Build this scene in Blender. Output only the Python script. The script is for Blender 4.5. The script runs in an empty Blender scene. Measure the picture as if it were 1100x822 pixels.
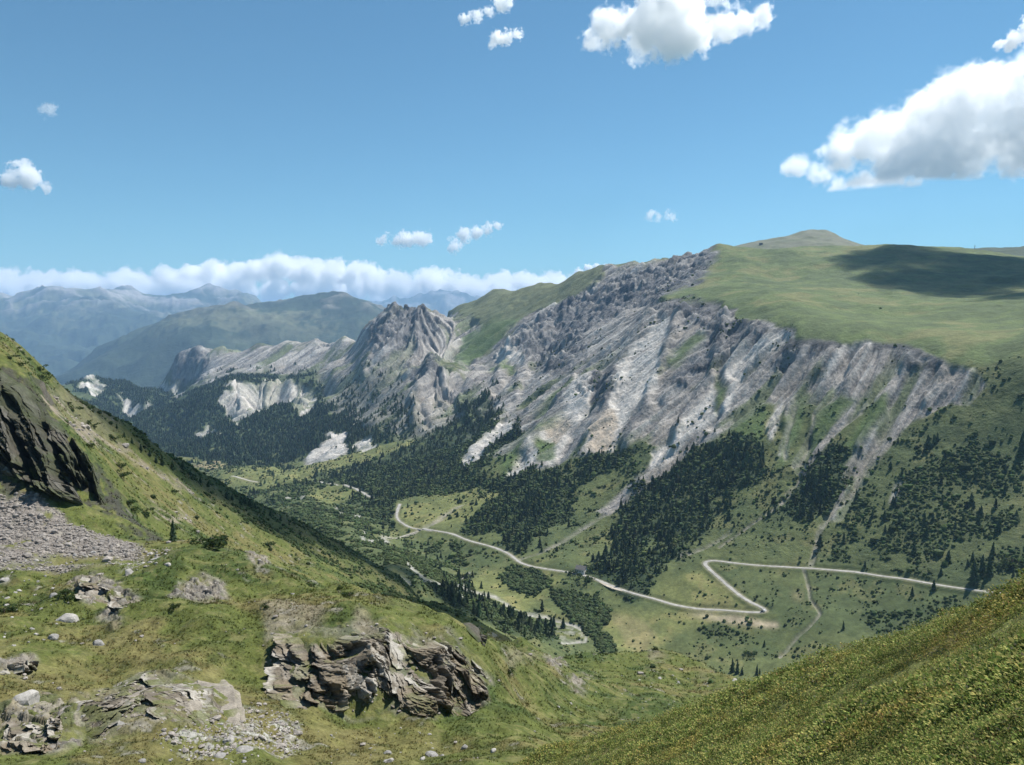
import bpy, bmesh, math, random
import numpy as np
from mathutils import Vector, Matrix
rng = np.random.default_rng(7)
random.seed(7)
S = bpy.context.scene
COL = S.collection
# ------------------------------------------------------------------ camera model (photo pixels 1100 x 822)
FPX, CU, CV, HOR = 820.0, 550.0, 411.0, 350.0
PITCH = math.atan((CV-HOR)/FPX)
CP, SP = math.cos(PITCH), math.sin(PITCH)
def az_T(u, v):
    a = (CV-np.asarray(v, float))/FPX
    x = (np.asarray(u, float)-CU)/FPX
    y = CP+a*SP
    z = -SP+a*CP
    return np.arctan2(x, y), z/np.hypot(x, y)
def at(u, v, r):
    az, T = az_T(u, v)
    return Vector((float(r*np.sin(az)), float(r*np.cos(az)), float(r*T)))
def project(x, y, z):
    d = y*CP - z*SP
    up = y*SP + z*CP
    return CU+FPX*x/d, CV-FPX*up/d
# crop-space helpers: (u0, v0, scale)
CR = {'1': (0, 200, 2.935), '2': (370, 240, 2.935), '3': (700, 230, 2.75), '4': (0, 360, 3.427), '5': (180, 440, 3.667),
      '6': (440, 480, 3.667), '7': (720, 440, 2.895), '8': (0, 580, 3.397), 'a': (260, 600, 3.667), 'b': (540, 600, 3.667),
      'c': (800, 600, 3.667), 'd': (560, 400, 9.133), 'p': (0, 0, 1)}
def cp(c, *pts):
    u0, v0, s = CR[c]
    return np.array([(u0+p[0]/s, v0+p[1]/s) for p in pts])
# ------------------------------------------------------------------ noise
def _h(ix, iy, seed):
    h = (ix.astype(np.uint32)*np.uint32(374761393) + iy.astype(np.uint32)*np.uint32(668265263) + np.uint32((seed*2246822519) & 0xffffffff))
    h = (h ^ (h >> np.uint32(13)))*np.uint32(1274126177)
    h = h ^ (h >> np.uint32(16))
    return (h & np.uint32(0xffff)).astype(np.float32)/np.float32(32767.5)-np.float32(1)
def vnoise(x, y, seed=0):
    xf = np.floor(x); yf = np.floor(y)
    ix = xf.astype(np.int64); iy = yf.astype(np.int64)
    fx = (x-xf).astype(np.float32); fy = (y-yf).astype(np.float32)
    fx = fx*fx*fx*(fx*(fx*6-15)+10); fy = fy*fy*fy*(fy*(fy*6-15)+10)
    a = _h(ix, iy, seed); b = _h(ix+1, iy, seed); c = _h(ix, iy+1, seed); d = _h(ix+1, iy+1, seed)
    return (a+(b-a)*fx)*(1-fy) + (c+(d-c)*fx)*fy
def fbm(x, y, oct=4, seed=0, gain=0.5):
    s = 0; a = 1.0; n = 0
    for i in range(oct):
        s = s+a*vnoise(x, y, seed+i*17); n += a; a *= gain
        x, y = x*1.6+y*1.2+3.1, y*1.6-x*1.2+7.7
    return s/n*1.6
def ridged(x, y, oct=4, seed=0, gain=0.5):
    s = 0; a = 1.0; n = 0
    for i in range(oct):
        s = s+a*(1-2*np.abs(vnoise(x, y, seed+i*17))); n += a; a *= gain
        x, y = x*1.6+y*1.2+3.1, y*1.6-x*1.2+7.7
    return s/n
def _h3(ix, iy, iz, seed):
    return _h(ix.astype(np.int64)+iz.astype(np.int64)*7919, iy.astype(np.int64)+iz.astype(np.int64)*104729, seed)
def vnoise3(x, y, z, seed=0):
    xf = np.floor(x); yf = np.floor(y); zf = np.floor(z)
    fx = x-xf; fy = y-yf; fz = z-zf
    fx = fx*fx*(3-2*fx); fy = fy*fy*(3-2*fy); fz = fz*fz*(3-2*fz)
    r = 0
    for k in (0, 1):
        a = _h3(xf, yf, zf+k, seed); b = _h3(xf+1, yf, zf+k, seed); c = _h3(xf, yf+1, zf+k, seed); d = _h3(xf+1, yf+1, zf+k, seed)
        r = r+((a+(b-a)*fx)*(1-fy)+(c+(d-c)*fx)*fy)*(fz if k else 1-fz)
    return r
def fbm3(x, y, z, oct=4, seed=0, gain=0.5):
    s = 0; a = 1.0; n = 0
    for i in range(oct):
        s = s+a*vnoise3(x, y, z, seed+i*17); n += a; a *= gain
        x, y, z = x*1.9+y*0.6+3.1, y*1.9-x*0.6+7.7, z*2.0+1.3
    return s/n*1.6
def cells3(x, y, z, seed=0):
    """block noise: random value of the nearest cell, and distance gap to the second"""
    xf = np.floor(x); yf = np.floor(y); zf = np.floor(z)
    d1 = np.full(x.shape, 9.0); d2 = np.full(x.shape, 9.0); val = np.zeros(x.shape)
    for i in (-1, 0, 1):
        for j in (-1, 0, 1):
            for k in (-1, 0, 1):
                cx, cy, cz = xf+i, yf+j, zf+k
                px = cx+.5+.45*_h3(cx, cy, cz, seed); py = cy+.5+.45*_h3(cx, cy, cz, seed+1); pz = cz+.5+.45*_h3(cx, cy, cz, seed+2)
                d = (px-x)**2+(py-y)**2+(pz-z)**2
                v = _h3(cx, cy, cz, seed+3)
                m = d < d1
                d2 = np.where(m, d1, np.minimum(d2, d)); val = np.where(m, v, val); d1 = np.where(m, d, d1)
    return val, np.sqrt(d2)-np.sqrt(d1)
def sstep(a, b, x):
    t = np.clip((x-a)/(b-a), 0, 1); return t*t*(3-2*t)
# ------------------------------------------------------------------ traced outlines -> rasters
RW, RH, RPAD = 1400, 840, 150          # u from -150 to 1250, v from 0 to 840
def box1(a, k, ax):
    if k < 1: return a
    pad = [(0, 0)]*2; pad[ax] = (k+1, k)
    c = np.cumsum(np.pad(a, pad, mode='edge'), axis=ax, dtype=np.float64)
    n = 2*k+1
    return ((np.take(c, np.arange(n, c.shape[ax]), ax)-np.take(c, np.arange(0, c.shape[ax]-n), ax))/n).astype(np.float32)
def blur(a, k):
    for _ in range(2): a = box1(box1(a, k, 0), k, 1)
    return a
def poly_raster(poly, soft=1, out=None):
    poly = np.asarray(poly, float)
    m = np.zeros((RH, RW), np.float32) if out is None else out
    x = poly[:, 0]+RPAD; y = poly[:, 1]
    u0, u1 = int(max(0, x.min()-1)), int(min(RW, x.max()+2)); v0, v1 = int(max(0, y.min()-1)), int(min(RH, y.max()+2))
    if u1 <= u0 or v1 <= v0: return m
    gx, gy = np.meshgrid(np.arange(u0, u1)+.5, np.arange(v0, v1)+.5)
    ins = np.zeros(gx.shape, bool); n = len(x); j = n-1
    for i in range(n):
        if y[i] != y[j]:
            c = ((y[i] > gy) != (y[j] > gy)) & (gx < (x[j]-x[i])*(gy-y[i])/(y[j]-y[i])+x[i])
            ins ^= c
        j = i
    m[v0:v1, u0:u1] = np.maximum(m[v0:v1, u0:u1], ins)
    return m
def mask(polys, soft=2):
    m = np.zeros((RH, RW), np.float32)
    for p in polys: poly_raster(p, out=m)
    return blur(m, soft) if soft else m
def line_raster(lines, soft=0):
    """lines: list of (pts, halfwidth px) -> max of soft strokes"""
    m = np.zeros((RH, RW), np.float32)
    for pts, w in lines:
        pts = np.asarray(pts, float)
        for (x0, y0), (x1, y1) in zip(pts[:-1], pts[1:]):
            x0 += RPAD; x1 += RPAD
            R = w*2.5+2
            u0, u1 = int(max(0, min(x0, x1)-R)), int(min(RW, max(x0, x1)+R+1)); v0, v1 = int(max(0, min(y0, y1)-R)), int(min(RH, max(y0, y1)+R+1))
            if u1 <= u0 or v1 <= v0: continue
            gx, gy = np.meshgrid(np.arange(u0, u1)+.5, np.arange(v0, v1)+.5)
            L2 = (x1-x0)**2+(y1-y0)**2+1e-6
            t = np.clip(((gx-x0)*(x1-x0)+(gy-y0)*(y1-y0))/L2, 0, 1)
            d = np.hypot(gx-x0-t*(x1-x0), gy-y0-t*(y1-y0))
            m[v0:v1, u0:u1] = np.maximum(m[v0:v1, u0:u1], np.clip(1-(d-w*.6)/(w*.8+.4), 0, 1))
    return blur(m, soft) if soft else m
def sample(r, u, v):
    x = np.clip(u+RPAD-.5, 0, RW-1.001); y = np.clip(v-.5, 0, RH-1.001)
    ix = x.astype(int); iy = y.astype(int); fx = (x-ix).astype(np.float32); fy = (y-iy).astype(np.float32)
    return (r[iy, ix]*(1-fx)+r[iy, ix+1]*fx)*(1-fy)+(r[iy+1, ix]*(1-fx)+r[iy+1, ix+1]*fx)*fy
# ------------------------------------------------------------------ scene helpers
def link(o, parent=None):
    COL.objects.link(o)
    if parent is not None: o.parent = parent
    return o
def tag(o, label=None, cat=None, group=None, kind=None):
    if label: o['label'] = label
    if cat: o['category'] = cat
    if group: o['group'] = group
    if kind: o['kind'] = kind
    return o
def empty(name, loc, rz=0, sc=1.0):
    o = bpy.data.objects.new(name, None); o.empty_display_size = .2
    o.location = loc; o.rotation_euler = (0, 0, rz); o.scale = (sc, sc, sc)
    return link(o)
def np_mesh(name, verts, faces, cols=None, smooth=True, mats=None):
    """faces: (n,3) or (n,4) int array; cols: (nverts,4) linear"""
    me = bpy.data.meshes.new(name)
    verts = np.ascontiguousarray(verts, np.float32); faces = np.ascontiguousarray(faces, np.int32)
    n, k = faces.shape
    me.vertices.add(len(verts)); me.vertices.foreach_set('co', verts.ravel())
    me.loops.add(n*k); me.loops.foreach_set('vertex_index', faces.ravel())
    me.polygons.add(n); me.polygons.foreach_set('loop_start', np.arange(0, n*k, k, dtype=np.int32))
    if cols is not None:
        at_ = me.color_attributes.new('col', 'FLOAT_COLOR', 'POINT')
        c = np.ones((len(verts), 4), np.float32); c[:, :cols.shape[1]] = cols
        at_.data.foreach_set('color', c.ravel())
    me.polygons.foreach_set('use_smooth', np.full(n, smooth, bool))
    me.update(calc_edges=True)
    if mats is not None: me.materials.append(mats)
    return me
def mesh_obj(name, me, parent=None):
    return link(bpy.data.objects.new(name, me), parent)
# ------------------------------------------------------------------ materials
def new_mat(name):
    m = bpy.data.materials.new(name); m.use_nodes = True
    nt = m.node_tree; b = nt.nodes['Principled BSDF']
    b.inputs['Roughness'].default_value = .9
    b.inputs['Specular IOR Level'].default_value = .15
    return m, nt, b
def simple_mat(name, c, rough=.85, var=.12, scale=2.0, spec=.2):
    m, nt, b = new_mat(name)
    tc = nt.nodes.new('ShaderNodeTexCoord'); nz = nt.nodes.new('ShaderNodeTexNoise')
    nz.inputs['Scale'].default_value = scale; nz.inputs['Detail'].default_value = 6
    nt.links.new(tc.outputs['Object'], nz.inputs['Vector'])
    mr = nt.nodes.new('ShaderNodeMapRange'); mr.inputs['From Min'].default_value = .3; mr.inputs['From Max'].default_value = .7
    mr.inputs['To Min'].default_value = 1-var*2; mr.inputs['To Max'].default_value = 1+var*2
    nt.links.new(nz.outputs['Fac'], mr.inputs['Value'])
    mx = nt.nodes.new('ShaderNodeVectorMath'); mx.operation = 'SCALE'; mx.inputs[0].default_value = c
    nt.links.new(mr.outputs['Result'], mx.inputs['Scale'])
    nt.links.new(mx.outputs['Vector'], b.inputs['Base Color'])
    b.inputs['Roughness'].default_value = rough; b.inputs['Specular IOR Level'].default_value = spec
    return m
def attr_mat(name, scales, amp=.35, bump=0.0, bump_scale=1.0, bump_dist=.1, transl=0.0):
    """base colour from the mesh's own colour attribute, broken up by world-space noise at several sizes"""
    m, nt, b = new_mat(name)
    a = nt.nodes.new('ShaderNodeVertexColor'); a.layer_name = 'col'
    geo = nt.nodes.new('ShaderNodeNewGeometry')
    fac = None
    for i, s in enumerate(scales):
        nz = nt.nodes.new('ShaderNodeTexNoise'); nz.inputs['Scale'].default_value = 1.0/s; nz.inputs['Detail'].default_value = 5
        nz.inputs['Roughness'].default_value = .65
        nt.links.new(geo.outputs['Position'], nz.inputs['Vector'])
        mr = nt.nodes.new('ShaderNodeMapRange'); mr.inputs['From Min'].default_value = .3; mr.inputs['From Max'].default_value = .7
        mr.inputs['To Min'].default_value = 1-amp; mr.inputs['To Max'].default_value = 1+amp
        nt.links.new(nz.outputs['Fac'], mr.inputs['Value'])
        if fac is None: fac = mr.outputs['Result']
        else:
            mu = nt.nodes.new('ShaderNodeMath'); mu.operation = 'MULTIPLY'
            nt.links.new(fac, mu.inputs[0]); nt.links.new(mr.outputs['Result'], mu.inputs[1]); fac = mu.outputs[0]
    if fac is not None:
        mx = nt.nodes.new('ShaderNodeVectorMath'); mx.operation = 'SCALE'
        nt.links.new(a.outputs['Color'], mx.inputs[0]); nt.links.new(fac, mx.inputs['Scale'])
        colout = mx.outputs['Vector']
    else: colout = a.outputs['Color']
    nt.links.new(colout, b.inputs['Base Color'])
    if bump:
        nz = nt.nodes.new('ShaderNodeTexNoise'); nz.inputs['Scale'].default_value = 1.0/bump_scale; nz.inputs['Detail'].default_value = 6
        nz.inputs['Roughness'].default_value = .65
        nt.links.new(geo.outputs['Position'], nz.inputs['Vector'])
        bp = nt.nodes.new('ShaderNodeBump'); bp.inputs['Strength'].default_value = bump; bp.inputs['Distance'].default_value = bump_dist
        nt.links.new(nz.outputs['Fac'], bp.inputs['Height']); nt.links.new(bp.outputs['Normal'], b.inputs['Normal'])
    if transl:
        tr = nt.nodes.new('ShaderNodeBsdfTranslucent'); nt.links.new(colout, tr.inputs['Color'])
        ms = nt.nodes.new('ShaderNodeMixShader'); ms.inputs['Fac'].default_value = transl
        nt.links.new(b.outputs[0], ms.inputs[1]); nt.links.new(tr.outputs[0], ms.inputs[2])
        nt.links.new(ms.outputs[0], nt.nodes['Material Output'].inputs['Surface'])
    return m
# ------------------------------------------------------------------ camera, sky, sun, haze
cam_d = bpy.data.cameras.new('camera'); cam = link(bpy.data.objects.new('camera', cam_d))
cam_d.sensor_fit = 'HORIZONTAL'; cam_d.sensor_width = 36.0; cam_d.lens = 36.0*FPX/1100.0
cam_d.clip_start = .1; cam_d.clip_end = 200000.0
cam.rotation_euler = (math.pi/2-PITCH, 0, 0)
S.camera = cam
SUN_AZ, SUN_EL = math.radians(52), math.radians(56)     # right of the view direction, in front of the camera
HAZE_D = 4.0e-5
to_sun = Vector((math.sin(SUN_AZ)*math.cos(SUN_EL), math.cos(SUN_AZ)*math.cos(SUN_EL), math.sin(SUN_EL)))
w = bpy.data.worlds.new('World'); S.world = w; w.use_nodes = True
wn = w.node_tree; bg = wn.nodes['Background']
sky = wn.nodes.new('ShaderNodeTexSky'); sky.sky_type = 'NISHITA'; sky.sun_disc = False
sky.sun_elevation = SUN_EL; sky.sun_rotation = SUN_AZ; sky.altitude = 1900; sky.air_density = 1.1; sky.dust_density = .3; sky.ozone_density = 1.3
tint = wn.nodes.new('ShaderNodeVectorMath'); tint.operation = 'MULTIPLY'; tint.inputs[1].default_value = (.62, .97, 1.0)   # the cool white balance of the photograph
wn.links.new(sky.outputs['Color'], tint.inputs[0]); wn.links.new(tint.outputs['Vector'], bg.inputs['Color']); bg.inputs['Strength'].default_value = .071
sun_d = bpy.data.lights.new('sun', 'SUN'); sun = link(bpy.data.objects.new('sun', sun_d))
sun_d.energy = 4.6; sun_d.angle = math.radians(.53); sun_d.color = (1.0, .96, .90)
sun.rotation_euler = (-to_sun).to_track_quat('-Z', 'Y').to_euler()
vs = S.view_settings; vs.view_transform = 'Standard'; vs.look = 'None'; vs.gamma = 1; vs.use_curve_mapping = False; vs.exposure = 0.68
cy = S.cycles
cy.max_bounces = 26; cy.diffuse_bounces = 3; cy.glossy_bounces = 1; cy.transmission_bounces = 2; cy.volume_bounces = 24; cy.transparent_max_bounces = 8
cy.use_denoising = True; cy.use_adaptive_sampling = True; cy.adaptive_threshold = .02
cy.caustics_reflective = False; cy.caustics_refractive = False
# ------------------------------------------------------------------ landform: several surfaces through surveyed points, joined by max
def rows(spec):
    out = []
    for r0, r1, n in spec: out.append(np.exp(np.linspace(math.log(r0), math.log(r1), n, endpoint=False)))
    return np.concatenate(out+[np.array([spec[-1][1]])])
RR = rows([(.6, 6, 24), (6, 55, 300), (55, 130, 330), (130, 520, 300), (520, 900, 260), (900, 2600, 420), (2600, 5200, 300), (5200, 9000, 50), (9000, 16000, 90), (16000, 42000, 130)])
AZ = np.linspace(math.radians(-43), math.radians(43), 1200)
NR, NA = len(RR), len(AZ)
LL = np.log(RR)
GA, GL = np.meshgrid(AZ, LL); GR = np.exp(GL)
GX, GY = GR*np.sin(GA), GR*np.cos(GA)
KL = .35
def dens(line, step=14):
    """line of (u, v, r): densify in pixel space"""
    out = []
    for a, b in zip(line[:-1], line[1:]):
        a = np.array(a, float); b = np.array(b, float)
        n = max(1, int(np.hypot(*(b-a)[:2])/step))
        for i in range(n):
            t = i/n
            out.append((a[0]+(b[0]-a[0])*t, a[1]+(b[1]-a[1])*t, math.exp(math.log(a[2])*(1-t)+math.log(b[2])*t)))
    out.append(line[-1]); return out
def ctrl(lines, raw=(), step=22):
    pts = []
    for ln in lines:
        for u, v, r in dens(ln, step):
            az, T = az_T(u, v); pts.append((float(az), math.log(r), float(T)))
    for az, r, z in raw: pts.append((az, math.log(r), z/r))
    return np.array(pts)
def behind(line, k=1.25, slope=.8):
    """hidden points beyond a skyline so the land falls away again"""
    raw = []
    for u, v, r in dens(line, 22):
        az, T = az_T(u, v); r2 = r*k; raw.append((float(az), r2, float(r*T)-(r2-r)*slope))
    return raw
def rbf(pts, lo, hi, smooth=1e-6):
    """linear-kernel surface of tan(elevation) over (azimuth, log distance), evaluated for rows lo..hi metres"""
    _, ui = np.unique(np.round(pts[:, :2], 4), axis=0, return_index=True); pts = pts[ui]
    P = pts[:, :2]*np.array([1, KL]); n = len(P)
    D = np.hypot(P[:, None, 0]-P[None, :, 0], P[:, None, 1]-P[None, :, 1])
    A = np.zeros((n+1, n+1)); A[:n, :n] = -D-np.eye(n)*smooth; A[:n, n] = 1; A[n, :n] = 1
    b = np.zeros(n+1); b[:n] = pts[:, 2]
    wts = np.linalg.solve(A, b).astype(np.float32)
    i0, i1 = np.searchsorted(RR, lo), np.searchsorted(RR, hi)
    T = np.full((NR, NA), -9.0, np.float32)
    a = GA[i0:i1, ::4].astype(np.float32); l = (GL[i0:i1, ::4]*KL).astype(np.float32)
    acc = np.full(a.shape, wts[n], np.float32)
    for k in range(n): acc -= wts[k]*np.sqrt((a-np.float32(P[k, 0]))**2+(l-np.float32(P[k, 1]))**2)
    full = np.empty((i1-i0, NA), np.float32)
    src = AZ[::4]
    f = np.clip((AZ-src[0])/(src[1]-src[0]), 0, len(src)-1.0001); fi = np.minimum(f.astype(int), len(src)-2); ft = (f-fi).astype(np.float32)
    full = acc[:, fi]*(1-ft)+acc[:, fi+1]*ft
    T[i0:i1] = full
    return T
# --- F: the near left hillside, knoll and little meadow
F_sky = [(-150, 268, 330), (0, 365, 300), (17, 375, 302), (44, 398, 310), (73, 421, 320), (125, 450, 340), (160, 480, 360), (204, 506, 380), (233, 529, 400), (289, 549, 430),
         (316, 563, 450), (344, 574, 460), (371, 587, 470), (405, 606, 480), (440, 628, 470)]
K_sky = [(377, 643, 108), (423, 645, 106), (452, 658, 105), (478, 672, 104), (500, 678, 105), (522, 682, 110), (545, 686, 140)]
M_sky = [(560, 686, 170), (567, 690, 190), (608, 703, 215), (657, 709, 235), (674, 708, 235), (704, 704, 245), (731, 708, 245), (758, 717, 230), (785, 725, 215), (810, 735, 205), (850, 760, 190)]
F_lines = [F_sky, K_sky, M_sky,
  [(-150, 850, 58), (0, 850, 58), (150, 850, 58), (300, 850, 58), (430, 850, 56), (560, 850, 45)],
  [(-150, 780, 74), (0, 780, 72), (100, 780, 70), (200, 790, 68), (300, 800, 72), (430, 806, 76), (500, 800, 78), (560, 800, 72)],
  [(-150, 700, 98), (0, 700, 96), (100, 700, 94), (200, 700, 90)],
  [(90, 745, 80), (140, 722, 86), (190, 740, 80)],
  [(-150, 620, 138), (0, 612, 140), (70, 615, 136), (150, 606, 140), (215, 592, 150), (250, 600, 140)],
  [(0, 650, 118), (100, 655, 114), (170, 640, 118), (250, 640, 116), (320, 640, 114)],
  [(280, 676, 100), (330, 688, 95), (380, 676, 95), (412, 664, 97)],
  [(283, 730, 88), (330, 770, 82), (400, 776, 81), (440, 776, 82), (490, 780, 85), (530, 768, 88)],
  [(-150, 540, 182), (0, 540, 182), (50, 548, 180), (100, 562, 178), (150, 585, 170)],
  [(-150, 510, 192), (0, 500, 192), (60, 500, 195), (110, 535, 195)],
  [(-150, 385, 218), (0, 388, 215), (30, 405, 216), (50, 440, 214), (80, 470, 208), (110, 510, 204), (150, 560, 195), (185, 580, 190), (228, 590, 188)],
  [(60, 440, 265), (100, 475, 265), (150, 515, 270), (200, 550, 275), (250, 585, 270), (300, 612, 260), (350, 632, 250), (400, 645, 250)],
  [(250, 550, 330), (300, 580, 350), (350, 602, 370), (400, 628, 370), (450, 650, 340), (500, 672, 300), (550, 688, 260)],
  [(530, 700, 112), (545, 730, 105), (560, 770, 92)],
  [(560, 705, 165), (600, 715, 185), (640, 725, 195), (700, 718, 220), (760, 735, 200)],
  [(560, 760, 108), (600, 765, 118), (640, 765, 128), (700, 750, 160), (760, 760, 170)],
  [(590, 800, 84), (640, 795, 96), (700, 790, 110), (760, 800, 110)]]
F_raw = behind(F_sky, 1.3, .75)+behind([p for p in K_sky[2:-1]], 1.35, .55)+behind(M_sky, 1.3, .85)+behind(F_sky, 1.8, .75)+behind(M_sky, 1.9, .8)
F_raw += [(a, 3, -4) for a in np.linspace(-.75, .75, 7)]+[(a, 20, -15) for a in np.linspace(-.75, .1, 5)]
TF = rbf(ctrl(F_lines, F_raw), .5, 800)
# --- R: the near slope of heather and bilberry on the right
R_sky = [(1250, 545, 24), (1100, 624, 26), (1073, 638, 26), (1045, 652, 27), (991, 674, 30), (936, 690, 33), (882, 709, 36), (841, 723, 39), (800, 737, 42), (758, 760, 45), (704, 775, 48), (663, 786, 50), (622, 798, 52), (570, 815, 54)]
R_lines = [R_sky, [(1250, 850, 6.6), (1100, 850, 7.2), (1000, 850, 8.8), (900, 850, 12), (800, 850, 17), (700, 850, 25), (600, 850, 38), (520, 850, 48)],
  [(1250, 690, 11), (1100, 720, 12.5), (1000, 760, 14.5), (900, 785, 17), (800, 805, 23), (700, 818, 32)], [(1150, 660, 17), (1060, 690, 19), (980, 720, 21), (880, 752, 25), (780, 780, 32)]]
R_raw = behind(R_sky, 1.3, .62)+behind(R_sky, 1.9, .65)+[(a, .6, -1.7) for a in np.linspace(-.75, .75, 5)]+[(a, 3, -2.25-.5*(.5-a)) for a in np.linspace(-.75, .75, 7)]+[(a, 5, -3.4-1.0*(.55-a)) for a in np.linspace(-.75, .75, 7)]+[(a, 8, -6.3-2*(-a)) for a in np.linspace(-.75, 0, 4)]+[(a, 12, -8.6-3*(-a)) for a in np.linspace(-.75, -.1, 4)]
R_raw += [(a, r_, z_) for a in np.linspace(-.75, -.03, 7) for r_, z_ in ((20, -16.5), (30, -23.5), (40, -31.5))]
R_raw += [(a, 60, -48) for a in np.linspace(-.75, -.1, 5)]+[(a, 150, -95) for a in np.linspace(-.75, .8, 9)]
TR = rbf(ctrl(R_lines, R_raw), .5, 160)
# --- M: valley, the big eroded face, plateau and the ridges behind
V_floor = [(1250, 760, 640), (1100, 745, 650), (1000, 735, 665), (850, 715, 690), (720, 705, 710), (620, 690, 725), (545, 650, 800), (480, 610, 950), (430, 575, 1130), (380, 545, 1330), (320, 525, 1560),
           (260, 508, 1900), (215, 500, 2150), (100, 495, 2500), (-100, 490, 3000)]
crest = [(479, 335, 4100), (496, 327, 4000), (530, 311, 3800), (540, 311, 3700), (581, 303, 3400), (622, 291, 3150), (629, 292, 3120), (648, 283, 3000), (711, 277, 2750), (740, 273, 2600), (765, 264, 2470), (771, 260, 2450)]
plat = [(771, 260, 2460), (802, 263.5, 2500), (845, 265, 2520), (925, 264.5, 2520), (976, 265, 2550), (1027, 268, 2600), (1100, 275, 2650), (1250, 285, 2700)]
B1 = [(191, 377, 4900), (211, 370, 4800), (238, 374, 4700), (279, 367, 4500), (341, 362, 4200), (370, 358, 3900), (390, 349, 3500), (414, 334, 3400), (431, 330, 3300), (459, 332, 3250), (470, 337, 3300)]
B2 = [(-150, 470, 5600), (20, 440, 5200), (75, 411, 4800), (102, 404, 4700), (136, 408, 4600), (165, 416, 4450), (200, 420, 4300)]
B3 = [(136, 450, 3600), (184, 435, 3500), (218, 418, 3450), (245, 404, 3400), (290, 404, 3350), (313, 401, 3300), (334, 411, 3250), (358, 394, 3200)]
B4 = [(204, 473, 2800), (240, 452, 2900), (272, 438, 3000), (296, 435, 3000), (320, 428, 2950), (350, 425, 2900)]
M_lines = [V_floor, crest, plat, B1, B2, B3, B4,
  [(1250, 640, 780), (1100, 640, 790), (1000, 628, 810), (870, 608, 850), (760, 602, 860), (690, 620, 840)],
  [(890, 662, 760), (830, 657, 770), (760, 655, 780), (690, 645, 800), (620, 610, 880), (550, 595, 960), (490, 574, 1080), (430, 550, 1230), (390, 528, 1420)],
  [(1250, 560, 900), (1100, 560, 900), (1000, 560, 900), (900, 550, 930), (800, 560, 940), (700, 570, 960), (620, 560, 1050), (560, 540, 1150), (500, 520, 1350), (440, 505, 1600), (400, 500, 1720), (370, 505, 1800)],
  [(1250, 460, 1030), (1100, 470, 1020), (1000, 480, 1020), (900, 470, 1060), (800, 480, 1080), (700, 500, 1130), (620, 490, 1260), (560, 480, 1450), (500, 475, 1700), (450, 477, 1880)],
  [(1250, 390, 1100), (1100, 400, 1090)], [(1000, 430, 1100), (900, 420, 1150), (800, 420, 1230), (700, 430, 1330), (640, 430, 1450), (580, 430, 1700), (530, 430, 2000), (490, 435, 2200)],
  [(1058, 405, 1105), (1045, 390, 1130), (1013, 386, 1150), (987, 376, 1190), (947, 373, 1220), (933, 364, 1240), (904, 366, 1250), (860, 366, 1270)],
  [(856, 350, 1310), (798, 341, 1480), (773, 326, 1680), (722, 323, 1850), (707, 315.5, 1930), (747, 305, 2050), (769, 292, 2180), (768, 270, 2380)],
  [(1100, 350, 1350), (1000, 345, 1400), (900, 335, 1500)], [(1100, 310, 2000), (950, 305, 2000), (830, 300, 2050)],
  [(740, 352, 1580), (680, 372, 1680), (620, 385, 1880), (560, 390, 2250), (520, 392, 2600)],
  [(740, 292, 2330), (690, 300, 2480), (640, 318, 2600), (600, 345, 2550), (560, 362, 2500)], [(700, 330, 2100), (660, 345, 2120), (610, 368, 2180)],
  [(600, 315, 2950), (560, 330, 3050), (525, 345, 3050), (500, 372, 2900), (488, 388, 2750)],
  [(480, 345, 3500), (510, 330, 3600)],
  [(380, 385, 3200), (410, 372, 3000), (440, 368, 2950), (470, 372, 2950)], [(400, 410, 2750), (440, 400, 2700), (475, 395, 2650)],
  [(465, 391, 2420), (500, 398, 2350), (540, 402, 2250), (588, 396, 2150)], [(430, 425, 2350), (465, 428, 2200), (500, 420, 2200)],
  [(400, 450, 2250), (430, 455, 2120), (460, 450, 2050)],
  [(340, 470, 2350), (355, 462, 2350), (372, 468, 2300), (395, 474, 2150), (445, 478, 1920)], [(300, 498, 2250), (330, 498, 2150), (345, 494, 2080), (400, 487, 1980), (440, 480, 1900)],
  [(230, 492, 2450), (280, 490, 2400), (310, 480, 2450)], [(250, 470, 2620), (300, 460, 2650), (340, 447, 2700), (390, 440, 2600)],
  [(180, 470, 3200), (210, 450, 3150), (235, 440, 3150), (260, 425, 3150)], [(130, 430, 4200), (180, 432, 3900), (210, 424, 3750)],
  [(215, 405, 4300), (260, 395, 4150), (330, 388, 3900), (375, 392, 3500)],
  [(450, 620, 600), (420, 612, 640), (385, 590, 760), (350, 566, 960), (320, 549, 1200)], [(560, 672, 680), (500, 648, 650), (450, 628, 630)]]
M_raw = behind(plat[1:], 1.35, .15)+behind(crest, 1.3, .5)+behind(crest, 1.8, .4)+behind(B1, 1.25, .5)+behind(B1, 1.6, .3)
M_raw += behind(B2, 1.06, .5)+behind(B3[:6], 1.05, .5)+behind(B4, 1.05, .45)+behind(B3[:6], 1.12, .1)
M_raw += [(a, 450, -250) for a in np.linspace(-.1, .8, 8)]+[(a, 280, -230) for a in np.linspace(-.8, .8, 9)]+[(-.25, 700, -245), (-.4, 900, -320), (-.6, 1100, -350), (-.75, 1500, -380), (-.6, 1800, -400), (-.4, 1500, -370)]
M_raw += [(a, 12000, -900) for a in np.linspace(-.75, .8, 7)]
TM = rbf(ctrl(M_lines, M_raw), 230, 12000)
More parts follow.
